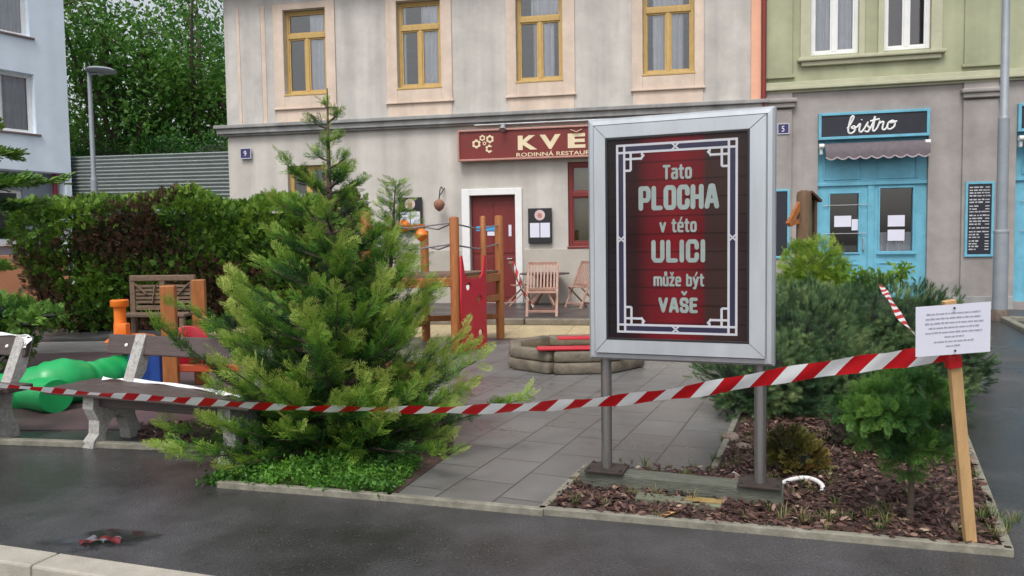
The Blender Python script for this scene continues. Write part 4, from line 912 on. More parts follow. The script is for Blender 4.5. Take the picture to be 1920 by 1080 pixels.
# ================================================================ stake with notice
sb = G(1822, 1028); st = PY(1779, 563, 3.42)
e = empty('wooden_stake', sb, 0, 'raw pine stake leaning in the mulch holding up the white notice', 'stake')
d = st - sb; mb = MB(); mb.bar((0, 0, -.05) , d, .054, .03, up=(0, 1, 0), bev=.003); mb.build('lath', mat('pine_lath', (.5, .31, .14), .65, .15, 3, bump=.15, stretch=(9, 9, 1)), e)
w0 = PY(1787, 678, 3.44) - sb; dn = d.normalized(); mb = MB(); mb.bar(w0 - dn * .028, w0 + dn * .03, .062, .04, up=(0, 1, 0), bev=.004); mb.build('tape_wrap', mat('tape_red', (.5, .006, .012), .4, .1, 20), e)
cs = [PY(1707, 578, 3.36), PY(1848, 566, 3.36), PY(1857, 660, 3.38), PY(1717, 669, 3.38)]
o_ = (cs[2] + cs[3]) / 2; xv = ((cs[1] - cs[0]) + (cs[2] - cs[3])).normalized(); zv = ((cs[0] - cs[3]) + (cs[1] - cs[2])); zv = (zv - xv * zv.dot(xv)).normalized(); yv = zv.cross(xv)
e = bpy.data.objects.new('notice_sheet', None); COL.objects.link(e); e.matrix_world = Matrix(((xv.x, yv.x, zv.x, o_.x), (xv.y, yv.y, zv.y, o_.y), (xv.z, yv.z, zv.z, o_.z), (0, 0, 0, 1)))
tag(e, 'white laminated notice sheet with printed lines fixed to the wooden stake', 'notice')
pw, ph = ((cs[1] - cs[0]).length + (cs[2] - cs[3]).length) / 2, ((cs[0] - cs[3]).length + (cs[1] - cs[2]).length) / 2
vs, fs = [], []; NX, NZ = 10, 6
for i in range(NX + 1):
    for j in range(NZ + 1): x = (i / NX - .5); vs.append((x * pw, .006 * x * x, j / NZ * ph))
for i in range(NX):
    for j in range(NZ): a = i * (NZ + 1) + j; fs.append((a, a + NZ + 1, a + NZ + 2, a + 1))
mb = MB(); mb.add(vs, fs); o = mb.build('sheet', M_paper, e, fix=False); md = o.modifiers.new('thick', 'SOLIDIFY'); md.thickness = .0008
mb = MB(); rr = random.Random(11)
for k, (a, b) in enumerate(((.14, .86), (.13, .87), (.12, .9), (.17, .84), (.13, .88), (.38, .64), (.24, .78), (.4, .6))):
    x = a; z = ph * (.83 - k * .093)
    while x < b:
        l = rr.uniform(.02, .09); x1 = min(x + l, b); mb.span((x - .5) * pw, (x1 - .5) * pw, -.0014, -.0011, z - .0028, z + .0028 + rr.choice((0, .0015))); x = x1 + .012
mb.build('printed_lines', M_ink, e)
mb = MB(); mb.lathe([(.006, 0), (.004, .003)], (0, -.008, ph * .93), 8, axis=(0, -1, 0)); mb.lathe([(.006, 0), (.004, .003)], (.005, -.008, ph * .08), 8, axis=(0, -1, 0)); mb.build('nail', M_black, e)

# ================================================================ benches
fA, fB = G(160, 842), G(415, 872); ba = math.atan2(fB.y - fA.y, fB.x - fA.x); hl_ = (fB - fA).length / 2
bo = (fA + fB) / 2 - Vector((math.sin(ba), -math.cos(ba), 0)) * .25 * -1 * 1.0
bo = (fA + fB) / 2 + Vector((-math.sin(ba), math.cos(ba), 0)) * .25
BENCH = empty('park_bench', (bo.x, bo.y, 0), ba, 'dark plank bench on concrete legs partly covered by the big conifer', 'bench', 'concrete benches behind the tape')
SIDE = [(-.28, 0), (-.15, 0), (-.13, .1), (-.07, .19), (.02, .22), (.09, .17), (.13, .08), (.14, 0), (.27, 0), (.26, .08), (.21, .18), (.2, .28), (.24, .4), (.31, .52), (.4, .8), (.325, .82), (.2, .46), (.14, .4), (-.25, .4), (-.26, .3), (-.2, .2), (-.21, .1), (-.27, .05)]
for s in (-1, 1):
    mb = MB(); x = s * hl_; mb.prism(SIDE, lambda u, v, w_: (w_, u * (.82 if v < .5 else .95), v), x - .055, x + .055); mb.build('concrete_leg', M_conc, BENCH)
hp = hl_ + .27; SH_ = -.14
for y0, y1 in ((-.27, -.045), (-.02, .2)): mb = MB(); mb.span(-hp + SH_, hp, y0, y1, .402, .45, .008); mb.build('seat_plank', M_dwood, BENCH)
mb = MB(); mb.span(-hl_ - .02, hl_ + .05, -.16, -.04, .31, .398, .01); mb.build('under_rail', M_dwood, BENCH)
mb = MB(); cb = Vector((-.14, .31, .725)); mb.box(cb, (2 * hp - .1, .045, .165), Matrix.Rotation(-.26, 3, 'X'), .008); bp_ = mb.build('back_plank', M_dwood, BENCH)
for s in (-1, 1): mb = MB(); mb.lathe([(.017, 0), (.012, .008), (.004, .01)], (s * hl_ - .14, .283, .725), 10, axis=(0, -1, .26)); mb.build('bolt', M_white, bp_)
b2 = copy_tree(BENCH); f2 = G(18, 818); v = Vector((math.cos(ba), math.sin(ba), 0)) * hl_
bo2 = f2 - v - Vector((-math.sin(ba), math.cos(ba), 0)) * .17; b2.location = (bo2.x, bo2.y, 0); b2['label'] = 'dark plank bench cut off by the left edge of the photo'
M_wtape = mat('white_tape', (.76, .76, .78), .4, .05)
pts = smooth3([G(192, 709, .475), G(235, 712, .46), G(300, 718, .462), G(370, 727, .458), G(420, 738, .46), G(452, 743, .47)], 6)
tag(ribbon('tape_remnant', pts, .035, [1.2 + .25 * math.sin(i * .5) for i in range(len(pts))], M_wtape), 'white tape remnant lying along the seat of the bench beside the conifer', 'tape remnant')
def bw(x, y, z): p = Vector((x, y, 0)); p.rotate(Matrix.Rotation(ba, 3, 'Z')); return Vector((bo2.x + p.x, bo2.y + p.y, z))
pts = smooth3([bw(hp - 1.0, .33, .815), bw(hp - .65, .325, .82), bw(hp - .35, .33, .815), bw(hp - .2, .315, .80), bw(hp - .185, .27, .72)], 6)
tag(ribbon('tape_remnant', pts, .06, [1.45] * len(pts), M_wtape), 'white tape remnant draped over the back plank of the leftmost bench', 'tape remnant')

# ================================================================ play equipment on the left
e = empty('play_caterpillar', G(100, 760), 0, 'green plastic play caterpillar lying behind the leftmost bench', 'play equipment'); o_ = e.location.copy()
def rel(px, py, Y): return PY(px, py, Y) - o_
mb = MB(); mb.tube(smooth3([rel(-150, 740, 7.6), rel(-60, 742, 7.4), rel(20, 738, 7.3), rel(75, 728, 7.25), rel(120, 716, 7.35), rel(165, 716, 7.6), rel(215, 700, 7.9), rel(245, 694, 8.05)], 6), [(.2 - .03 * max(0, i - 30) / 13 + .035 * math.exp(-((i - 22) / 6) ** 2)) * (1 + .035 * math.sin(i * 1.9)) for i in range(43)], 24); mb.build('body', M_green_pl, e, smooth=True)
mb = MB(); mb.tube([rel(45, 735, 7.3), rel(100, 742, 6.95), rel(106, 743, 6.92)], [.16, .165, .155], 22); mb.build('foot', M_green_pl, e, smooth=True)
e = empty('play_train', G(270, 745), 0, 'toy train with orange funnel and blue boiler behind the middle bench', 'play equipment'); o_ = e.location.copy()
zb_ = PY(227, 640, 8.0).z; xo = PY(227, 640, 8.0) - o_; k = 8.0 / 1400
mb = MB(); mb.lathe([(.07, 0), (.066, .17), (.06, .2), (.06, .34), (.062, .36), (.088, .365), (.092, .37), (.092, .43), (.08, .44), (.055, .44), (.05, .40)], (xo.x, xo.y, zb_ + .01), 20); mb.span(xo.x + .0, xo.x + .11, xo.y - .1, xo.y + .0, zb_ + .03, zb_ + .2, .012); mb.build('funnel', M_orange_pl, e, smooth=True)
mb = MB(); mb.lathe([(.0, -.02), (.24, 0), (.27, .02), (.22, .06), (.12, .085), (.02, .09)], (xo.x + .1, xo.y + .05, zb_ - .015), 20); mb.span(xo.x - .1, xo.x + .55, xo.y - .1, xo.y + .25, zb_ - .11, zb_ - .006, .03); mb.build('body', M_orange_pl, e, smooth=True)
q = PY(280, 690, 8.0) - o_; mb = MB(); n = 40
prof = [((.22 + .018 * math.cos(kk * 8 * 2 * math.pi / n)) * math.cos(2 * math.pi * kk / n), (.22 + .018 * math.cos(kk * 8 * 2 * math.pi / n)) * math.sin(2 * math.pi * kk / n)) for kk in range(n)]
mb.prism([(q.x + a, q.y + .05 + b) for a, b in prof], lambda u, v, w_: (u, v, w_), 0, zb_ - .112); mb.build('boiler', M_blue_pl, e, smooth=True)
e = empty('play_gate', G(340, 745), 0, 'two square orange wooden posts with round red panel between them', 'play equipment'); o_ = e.location.copy()
for px, top, Y, wd in ((315, 535, 7.75, .145), (372, 524, 8.35, .14)):
    p = PY(px, top, Y) - o_; mb = MB(); mb.box((p.x, p.y, (p.z) / 2), (wd, wd, p.z), Matrix.Rotation(R(15), 3, 'Z'), .012); mb.build('post', M_owood, e)
p = PY(352, 652, 8.1) - o_; mb = MB(); mb.lathe([(.232, -.02), (.24, -.015), (.24, .015), (.232, .02)], p, 28, axis=(.15, -1, .05)); mb.build('red_disc', M_red_pl, e, smooth=True)
mb = MB(); a, b = PY(320, 690, 7.75) - o_, PY(450, 690, 7.9) - o_; mb.bar(a, b, .05, .08, bev=.01); mb.build('crossbar', mat('orange_red_bar', (.4, .06, .02), .5), e)
# rustic slatted bench in front of the hedge
q0, q1 = PY(247, 634, 12.7), PY(372, 634, 12.7); zt_ = PY(300, 518, 12.7).z; wd = q1.x - q0.x
e = empty('rustic_bench', (q0.x, 12.7, 0), R(-4), 'weathered wooden bench with carved slatted back in front of the hedge', 'bench')
mb = MB()
for x in (.04, wd / 2, wd - .04): mb.span(x - .045, x + .045, 0, .07, 0, zt_, .01)
mb.span(0, wd, -.01, .08, zt_ - .08, zt_ + .02, .015); mb.span(.09, wd - .09, .01, .06, .5, .58, .01)
for i in range(5):
    z = .64 + i * (zt_ - .78) / 4.4
    for x0, x1 in ((.09, wd / 2 - .05), (wd / 2 + .05, wd - .09)): mb.span(x0, x1, .02, .045, z - .022, z + .022, .004)
for x0, s in ((.09, 1), (wd - .09, -1)):
    mb.bar((x0, .01, zt_ - .12), (x0 + s * .2, .01, zt_ - .3), .02, .05, up=(0, 1, 0)); mb.bar((x0 + s * .36, .01, zt_ - .15), (x0 + s * .3, .01, .62), .02, .05, up=(0, 1, 0))
mb.build('backrest', M_gwood, e)
mb = MB(); mb.span(-.02, wd + .02, -.42, -.0, .42, .47, .01); mb.build('seat', M_gwood, e)
for x in (.04, wd - .04): mb = MB(); mb.span(x - .04, x + .04, -.4, -.32, 0, .418, .01); mb.build('leg', M_gwood, e)

# ================================================================ climbing tower
p1, p2, p3 = Vector((-.8, 10.5, 0)), Vector((-.2, 12.2, 0)), Vector((-1.39, 11.95, 0)); p4 = p1 + (p3 - p2)
TW = empty('climbing_tower', p1, 0, 'orange brown wooden climbing tower with red holed panel behind the conifer', 'play equipment')
rel_ = lambda p, z=0: Vector((p.x - p1.x, p.y - p1.y, z))
tops = [PY(851, 406, 10.5).z, PY(934, 404, 12.2).z, PY(796, 432, 11.95).z, 2.0]
for p, tz in zip((p1, p2, p3, p4), tops):
    mb = MB(); c = rel_(p); mb.lathe([(.066, 0), (.068, .03), (.068, tz - .03), (.06, tz - .008), (.03, tz)], c, 14); mb.build('post', M_owood, TW, smooth=True)
pm = p1 * .45 + p2 * .55 + Vector((.04, .0, 0)); zm = PY(897, 405, pm.y).z; mb = MB(); mb.lathe([(.045, .95), (.045, zm - .02), (.03, zm)], rel_(pm), 10); mb.build('post', M_owood, TW, smooth=True)
ZP = PY(850, 512, 11.3).z
mb = MB(); mb.slab([rel_(p) for p in (p1, p2, p3, p4)], ZP - .03, ZP + .01); mb.build('platform', M_gwood, TW)
mb = MB()
for a, b in ((p1, p2), (p2, p3), (p3, p4), (p4, p1)):
    mb.bar(rel_(a, ZP - .1), rel_(b, ZP - .1), .07, .13, bev=.012)
mb.bar(rel_(p2, .36), rel_(p3, .36), .09, .09, bev=.02); mb.bar(rel_(p3, .3), rel_(p4, .3), .09, .09, bev=.02); mb.bar(rel_(p1, .68), rel_(p2, .68), .05, .1, bev=.01); mb.build('beam', M_owood, TW)
mb = MB()
for zz in (.42, .72):
    for a, b in ((p1, p2), (p3, p1), (p4, p1)):
        mb.tube([rel_(a, ZP + zz), rel_(a * .5 + b * .5, ZP + zz - .06), rel_(b, ZP + zz + .02)], .013, 6)
mb.build('rope', mat('rope', (.2, .19, .2), .8, .3, 30), TW, smooth=True)
# red climbing panel with four holes (boolean-free: a grid with holes cut)
pa, pb = PY(866, 640, 10.45), PY(912, 640, 11.0); px_ = Vector((pb.x - pa.x, pb.y - pa.y, 0)); pwid = px_.length; px_.normalize()

bmh = bmesh.new(); outline = [(0, .02), (pwid, .02), (pwid, ZP + .25), (pwid - .03, ZP + .27), (pwid - .09, ZP + .0), (pwid - .16, ZP - .06), (.16, ZP - .06), (.09, ZP + .0), (.03, ZP + .27), (0, ZP + .25)]
cv = bpy.data.curves.new('tmp', 'CURVE'); cv.dimensions = '2D'; cv.fill_mode = 'BOTH'; cv.extrude = .014; bmh.free()
def add_poly(ps):
    s = cv.splines.new('POLY'); s.points.add(len(ps) - 1); s.use_cyclic_u = True
    for pt, p in zip(s.points, ps): pt.co = (p[0], p[1], 0, 1)
add_poly(outline)
for fx, fz in ((.27, .83), (.72, .65), (.3, .43), (.75, .2)): add_poly([(pwid * fx + .062 * math.cos(k * math.pi / 9), .02 + ZP * fz + .062 * math.sin(k * math.pi / 9)) for k in range(18)])
ob = bpy.data.objects.new('tmp', cv); COL.objects.link(ob); dg = bpy.context.evaluated_depsgraph_get(); dg.update()
me = bpy.data.meshes.new_from_object(ob.evaluated_get(dg)); bpy.data.objects.remove(ob)
qa = rel_(pa); ln = Vector((px_.y, -px_.x, 0))
for v_ in me.vertices: x, y, z = v_.co; p = qa + px_ * x + ln * (z + .0) ; v_.co = (p.x, p.y, y)
me.name = 'climbing_panel'; me.materials.clear(); me.materials.append(M_red_pl); o = bpy.data.objects.new('climbing_panel', me); COL.objects.link(o); o.parent = TW
mb = MB(); q = PY(757, 423, 11.0) - p1; mb.lathe([(.02, -.1), (.08, -.05), (.1, 0), (.07, .06), (.02, .09)], q, 12); q = PY(790, 440, 10.9) - p1
mb.lathe([(.02, -.1), (.08, -.05), (.1, 0), (.07, .06), (.02, .09)], q, 12); mb.bar(rel_(p4, PY(757, 432, 11).z), rel_(p3, PY(757, 425, 11.9).z), .05, .08, bev=.01); mb.build('orange_knobs', M_orange_pl, TW, smooth=True)

# ================================================================ sandpit
cs_ = Vector((.78, 9.4, 0)); SP = empty('sandpit', cs_, 0, 'octagonal sandpit of stacked rounded logs with red seat boards', 'sandpit'); Rr = .82
ang = [R(22.5 + 45 * i) for i in range(9)]
for lay, z in enumerate((.075, .215)):
    mb = MB()
    for i in range(8):
        r_ = Rr - .015 * lay; a = Vector((math.cos(ang[i]), math.sin(ang[i]), 0)) * r_; b = Vector((math.cos(ang[i + 1]), math.sin(ang[i + 1]), 0)) * r_
        a.z = b.z = z; mb.bar(a, b, .16, .135, bev=.035)
    mb.build('log_ring', M_logs, SP, smooth=True)
mb = MB(); mb.slab([Vector((math.cos(a), math.sin(a), 0)) * (Rr - .05) for a in ang[:8]], .02, .14); mb.build('sand', M_sand, SP)
for x0, x1, y in ((-.5, .5, -.72), (-.2, .62, .25)): mb = MB(); mb.span(x0, x1, y - .1, y + .1, .288, .32, .012); mb.build('seat_board', M_red_pl, SP)

# ================================================================ terrace furniture
def make_chair():
    t = empty('folding_chair', (0, 0, 0)); W2 = .29
    for s in (-1, 1):
        mb = MB(); mb.bar((s * W2, -.26, 0), (s * W2, .2, 1.0), .03, .05, up=(1, 0, 0), bev=.004); mb.build('leg', M_chair, t)
        mb = MB(); mb.bar((s * (W2 - .035), .3, 0), (s * (W2 - .035), -.2, .47), .03, .045, up=(1, 0, 0), bev=.004); mb.build('leg', M_chair, t)
    mb = MB()
    for i in range(7): y = -.2 + i * .06; mb.span(-W2 + .02, W2 - .02, y - .02, y + .02, .455, .475, .003)
    mb.build('seat', M_chair, t)
    pt = lambda z: -.26 + .46 * z
    mb = MB(); mb.bar((-W2, pt(1.0), 1.0), (W2, pt(1.0), 1.0), .03, .06, bev=.004); mb.bar((-W2, pt(.52), .52), (W2, pt(.52), .52), .03, .05, bev=.004)
    for i in range(8): x = -.231 + i * .066; mb.bar((x, pt(.53), .53), (x, pt(.98), .98), .032, .012, up=(0, 1, 0))
    mb.build('backrest', M_chair, t)
    mb = MB(); mb.bar((-W2, -.215, .1), (W2, -.215, .1), .025, .045, bev=.004); mb.bar((-W2 + .03, .21, .085), (W2 - .03, .21, .085), .025, .04, bev=.004); mb.build('stretcher', M_chair, t)
    return t
ch = make_chair(); cspots = [((1018, 592), 0, (R(4), 0, R(-8)), 'slatted folding chair standing at the front of the terrace facing the street'), ((975, 572), 0, (0, 0, R(100)), 'dark folding chair side on at the left of the terrace table by the red door'),
    ((1092, 577), 0, (0, 0, R(-60)), 'folding chair turned away at the right of the terrace table'), ((1096, 562), .02, (0, 0, R(200)), 'folding chair against the wall beside the silver poster case')]
for i, (px_py, dz, rot, lab) in enumerate(cspots):
    o = ch if i == 0 else copy_tree(ch); p = G(*px_py, .122); o.location = (p.x, p.y, p.z + dz); o.rotation_euler = rot; tag(o, lab, 'chair', 'folding chairs on the terrace')
ch.location.z += .02
p = G(1022, 572, .12); e = empty('terrace_table', p, 0, 'round dark wooden terrace table behind the front folding chair', 'table')
mb = MB(); mb.lathe([(.56, .72), (.58, .725), (.58, .75), (.56, .755)], (0, 0, 0), 28); mb.build('tabletop', mat('table_dark', (.07, .05, .045), .45, .2, 5), e)
for k in range(4): mb = MB(); a = k * math.pi / 2 + .5; mb.bar((.42 * math.cos(a), .42 * math.sin(a), 0), (-.3 * math.cos(a), -.3 * math.sin(a), .72), .04, .06, bev=.005); mb.build('leg', M_chair, e)
pts = smooth3([G(972, 535, .9), G(966, 545, .85), G(972, 560, .62), G(978, 575, .4), G(985, 590, .3)], 5); pts = [PY(962, 492, 14.3), PY(966, 505, 14.3), PY(972, 520, 14.25), PY(976, 535, 14.2), PY(985, 552, 14.15), PY(1000, 575, 14.0)]
tag(ribbon('barrier_tape', smooth3(pts, 5), .06, [.5 + .1 * i for i in range(26)], M_tape), 'loose red and white tape hanging from the dark folding chair on the terrace', 'barrier tape')

# ================================================================ wooden notice post by the bistro
p = PY(1506, 560, 9.4); e = empty('notice_post', (p.x, p.y, 0), R(20), 'brown wooden post with green board and slanted roof seen edge on', 'notice post'); zt_ = PY(1503, 357, 9.4).z
mb = MB(); mb.tube([(0, 0, 0), (0, 0, zt_ - .06), (0, 0, zt_ - .02), (.0, 0, zt_)], [.095, .09, .08, .04], 12); mb.build('post', mat('post_wood', (.13, .075, .04), .7, .3, 4, bump=.4, stretch=(8, 8, 1)), e, smooth=True)
mb = MB(); mb.span(.05, .19, .06, .1, zt_ - .85, zt_ - .1, .006); mb.build('green_board', mat('board_green', (.04, .2, .11), .6, .15, 5), e)
mb = MB(); mb.bar((.03, .02, zt_ - .02), (.26, .1, zt_ - .13), .2, .03); mb.span(.19, .23, .02, .1, zt_ - .9, zt_ - .12, .006); mb.build('roof', mat('brown_board', (.1, .05, .03), .7, .3, 5), e)
mb = MB(); mb.bar((-.05, 0, zt_ - .15), (-.25, -.02, zt_ - .43), .05, .07); mb.bar((-.05, 0, zt_ - .38), (-.25, -.02, zt_ - .43), .04, .05); mb.build('bracket', M_owood, e)

# shallow puddle round the scrap of tape: a thin film of water that breaks up towards its rim
pc = G(200, 1010); mb = MB(); mb.slab([pc + Vector((math.cos(a) * .42, math.sin(a) * .2, 0)) for a in [k * math.pi / 24 for k in range(48)]], -.01, .004)
m = bpy.data.materials.new('puddle_water'); m.use_nodes = True; t = m.node_tree; L = t.links.new; b = t.nodes['Principled BSDF']; b.inputs['Base Color'].default_value = (.02, .02, .021, 1); b.inputs['Roughness'].default_value = .07
tc = _n(t, 'ShaderNodeTexCoord'); mp = _n(t, 'ShaderNodeMapping'); mp.vector_type = 'TEXTURE'; mp.inputs['Location'].default_value = (pc.x, pc.y, 0); mp.inputs['Scale'].default_value = (.42, .2, 1); L(tc.outputs['Object'], mp.inputs['Vector'])
ln = _n(t, 'ShaderNodeVectorMath', operation='LENGTH'); L(mp.outputs[0], ln.inputs[0]); nz_ = _n(t, 'ShaderNodeTexNoise'); nz_.inputs['Scale'].default_value = 1.8; nz_.inputs['Detail'].default_value = 5; L(mp.outputs[0], nz_.inputs['Vector'])
ad = _n(t, 'ShaderNodeMath', operation='MULTIPLY_ADD'); ad.inputs[1].default_value = 1.6; L(nz_.outputs['Fac'], ad.inputs[0]); L(ln.outputs['Value'], ad.inputs[2])
mr = _n(t, 'ShaderNodeMapRange'); mr.inputs['From Min'].default_value = 1.15; mr.inputs['From Max'].default_value = 1.5; mr.inputs['To Min'].default_value = 1; mr.inputs['To Max'].default_value = 0; L(ad.outputs[0], mr.inputs['Value']); L(mr.outputs[0], b.inputs['Alpha'])
struct('puddle', mb, m)
# ================================================================ plants
CYPM = tpl_plume(6, 1); CYPS = tpl_cypress(5, 5)
def tpl_simple(nt=6, seed=4):
    r = np.random.default_rng(seed); V = []; T = []
    for i in range(nt):
        y = .05 + .85 * i / nt
        for sg in (-1, 1):
            a = sg * r.uniform(.5, .85); d = np.array([math.sin(a), math.cos(a), r.uniform(-.15, .3)]); d /= np.linalg.norm(d); L0 = .55 * (1 - .6 * y) * r.uniform(.7, 1.2)
            s = np.array([d[1], -d[0], r.uniform(-.5, .5)]); V += leafquad(np.array([0, y, 0.]), d, s, L0, .13); T += [.1 * y, .1 * y, .15 + .1 * y, .1 * y]
            b2 = np.array([0, y, 0.]) + d * L0 * .5; d2 = np.array([d[0] * .3, 1, .2]); d2 /= np.linalg.norm(d2); V += leafquad(b2, d2, s, L0 * .5, .1); T += [.1, .1, .25, .1]
    V += leafquad(np.array([0, .0, 0.]), np.array([0, 1., 0]), np.array([1., 0, 0]), 1.0, .07); T += [.0, .1, .25, .1]
    V = np.array(V); return V, np.arange(len(V)).reshape(-1, 4), np.array(T)
SIMP = tpl_simple()
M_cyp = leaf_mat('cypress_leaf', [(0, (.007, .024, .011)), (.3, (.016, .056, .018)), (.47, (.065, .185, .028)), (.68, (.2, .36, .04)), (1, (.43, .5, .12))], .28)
M_hedge = leaf_mat('hedge_leaf', [(0, (.07, .038, .028)), (.22, (.15, .078, .052)), (.34, (.026, .066, .016)), (.6, (.07, .165, .022)), (.85, (.165, .3, .034)), (1, (.26, .4, .06))], .25)
M_pine = leaf_mat('pine_needle', [(0, (.016, .045, .018)), (.33, (.048, .108, .044)), (.6, (.125, .215, .08)), (1, (.3, .37, .15))], .15)
M_thuja = leaf_mat('thuja_leaf', [(0, (.02, .06, .01)), (.35, (.075, .18, .02)), (.65, (.18, .32, .03)), (1, (.34, .45, .07))], .25)
M_jun = leaf_mat('juniper_leaf', [(0, (.012, .04, .014)), (.35, (.03, .095, .022)), (.65, (.075, .19, .032)), (1, (.17, .31, .055))], .2)
M_brown = leaf_mat('browning_leaf', [(0, (.03, .03, .012)), (.4, (.09, .09, .02)), (.7, (.17, .15, .035)), (.88, (.22, .17, .05)), (1, (.36, .15, .05))], .2)
M_tree = leaf_mat('tree_leaf', [(0, (.014, .05, .014)), (.35, (.035, .12, .022)), (.65, (.09, .23, .035)), (1, (.19, .34, .06))], .45)
M_grass = leaf_mat('grass_blade', [(0, (.04, .06, .015)), (.5, (.09, .15, .03)), (.8, (.2, .2, .07)), (1, (.33, .27, .14))], .3)
M_chip = leaf_mat('bark_chips', [(0, (.028, .014, .012)), (.45, (.075, .037, .031)), (.75, (.15, .082, .064)), (.92, (.28, .19, .14)), (1, (.44, .35, .25))], 0, .6)
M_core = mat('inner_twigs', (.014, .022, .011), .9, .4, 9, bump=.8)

def interp(prof, z): return np.interp(z, [p[0] for p in prof], [p[1] for p in prof])
def conifer(root, H, profL, profR, nb, spray, seed, m, tpl, droop=.0, per=9, rise=.45, trunk_r=.05, tip_up=.5, zmin=.05, tb=.12, core=True):
    r = np.random.default_rng(seed); P, D, N, SC, T = [], [], [], [], []; tw = MB()
    zs = np.linspace(zmin, H, 400); wgt = np.maximum(interp(profL, zs), interp(profR, zs)) ** 1.3 + .06; cdf = np.cumsum(wgt) / wgt.sum()
    for i in range(nb):
        zt = float(np.interp((i + r.uniform(0, 1)) / nb, cdf, zs)); az = i * 2.39996 + r.uniform(-.3, .3); c = math.cos(az); k = (c + 1) / 2
        Rm = float(interp(profL, zt) * (1 - k) + interp(profR, zt) * k) * r.choice([.42, .68, .9, 1.08, 1.28], p=[.22, .26, .24, .18, .1]) + .03
        z0 = max(.03, zt - rise * Rm * r.uniform(.7, 1.3)); dr = np.array([c, math.sin(az), 0])
        p0 = np.array([0, 0, z0]); p2 = dr * Rm + np.array([0, 0, zt]); p1 = dr * Rm * .55 + np.array([0, 0, z0 + (zt - z0) * (.25 if tip_up else .6)])
        base_t = tb + r.uniform(0, .26)
        tw.tube([p0, (p0 + 2 * p1 + p2) / 4, p2 * .9 + p1 * .1], [.012 * (1 + Rm) * .8, .008, .003], 5, cap=False)
        ns = max(3, int(per * (.45 + Rm / 1.2)))
        for j in range(ns):
            t = .28 + .72 * (j + r.uniform(0, .8)) / ns; t = min(t, 1); q = (1 - t) ** 2 * p0 + 2 * t * (1 - t) * p1 + t * t * p2
            tg = 2 * (1 - t) * (p1 - p0) + 2 * t * (p2 - p1); tg /= np.linalg.norm(tg); lat = np.cross(tg, [0, 0, 1.]); lat /= np.linalg.norm(lat) + 1e-6
            for s in (-1, 1, 0):
                if s == 0 and r.uniform() < .5 and j < ns - 1: continue
                d = tg * r.uniform(.5, 1) + lat * s * r.uniform(.3, .9) + np.array([0, 0, r.uniform(-.1, tip_up) - droop]) + r.normal(size=3) * .14
                if j == ns - 1 and s == 0: d = tg + np.array([0, 0, .3])
                P.append(q + r.normal(size=3) * .015); D.append(d); N.append(np.array([0, 0, 1.]) + r.normal(size=3) * .55 + lat * s * .3)
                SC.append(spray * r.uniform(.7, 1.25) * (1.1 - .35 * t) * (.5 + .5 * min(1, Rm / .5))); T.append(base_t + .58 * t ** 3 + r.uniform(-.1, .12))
    # leader
    for i in range(14):
        z = H - .05 * i - .05; a = i * 2.4; P.append(np.array([0, 0, z])); D.append(np.array([math.cos(a) * .5, math.sin(a) * .5, 1.1])); N.append(r.normal(size=3)); SC.append(spray * (.3 + .03 * i)); T.append(.92 - .03 * i)
    D = np.array(D); rot = basis(D, np.array(N))
    tr = tw; tr.tube([(0, 0, -.02), (.01, 0, H * .3), (-.01, .01, H * .65), (0, 0, H)], [trunk_r, trunk_r * .7, trunk_r * .4, .004], 9); tro = tr.build('trunk', M_bark, root, smooth=True)
    
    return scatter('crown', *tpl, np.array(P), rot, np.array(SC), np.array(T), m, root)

# the big cypress in front
tc_ = PY(628, 700, 5.6); TREE = empty('cypress_tree', (tc_.x, 5.6, 0), 0, 'large feathery bright green conifer growing beside the bench at centre left', 'tree')
pl = [(0, .62), (.12, .85), (.26, 1.02), (.4, .7), (.75, .7), (.95, .95), (1.15, 1.05), (1.24, .7), (1.42, .56), (1.54, .36), (1.8, .3), (2.0, .3), (2.08, .44), (2.18, .2), (2.4, .12), (2.68, .05)]
pr = [(0, .7), (.12, 1.02), (.3, 1.1), (.5, 1.2), (.72, 1.25), (.85, .75), (1.0, .7), (1.22, .88), (1.4, .5), (1.62, .66), (1.72, .3), (2.0, .24), (2.2, .22), (2.4, .13), (2.68, .05)]
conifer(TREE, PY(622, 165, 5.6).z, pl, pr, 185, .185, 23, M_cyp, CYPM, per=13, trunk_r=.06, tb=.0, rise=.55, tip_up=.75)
# second leader on the right of the crown (a lower stem of the same tree)
r = np.random.default_rng(5); sx_, zt_ = PY(742, 345, 5.6).x - tc_.x, PY(742, 340, 5.6).z
P, D, N, SC, T = [], [], [], [], []
for i in range(120):
    t = i / 120; z = .9 + (zt_ - .9) * t; a = i * 2.4; rad = .34 * (1 - t) + .03; d = np.array([math.cos(a), math.sin(a), .75])
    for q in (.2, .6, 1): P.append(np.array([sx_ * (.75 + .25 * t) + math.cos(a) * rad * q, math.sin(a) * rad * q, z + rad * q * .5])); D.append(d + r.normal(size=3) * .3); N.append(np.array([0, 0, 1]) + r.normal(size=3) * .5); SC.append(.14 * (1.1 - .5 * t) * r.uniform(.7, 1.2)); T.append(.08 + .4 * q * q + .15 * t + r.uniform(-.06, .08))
scatter('side_leader', *CYPM, np.array(P), basis(np.array(D), np.array(N)), np.array(SC), np.array(T), M_cyp, TREE)
mb = MB(); mb.tube([(.02, 0, .3), (sx_ * .7, 0, .8), (sx_ * .9, 0, 1.4), (sx_, 0, zt_)], [.035, .028, .016, .003], 7); mb.build('side_stem', M_bark, TREE, smooth=True)

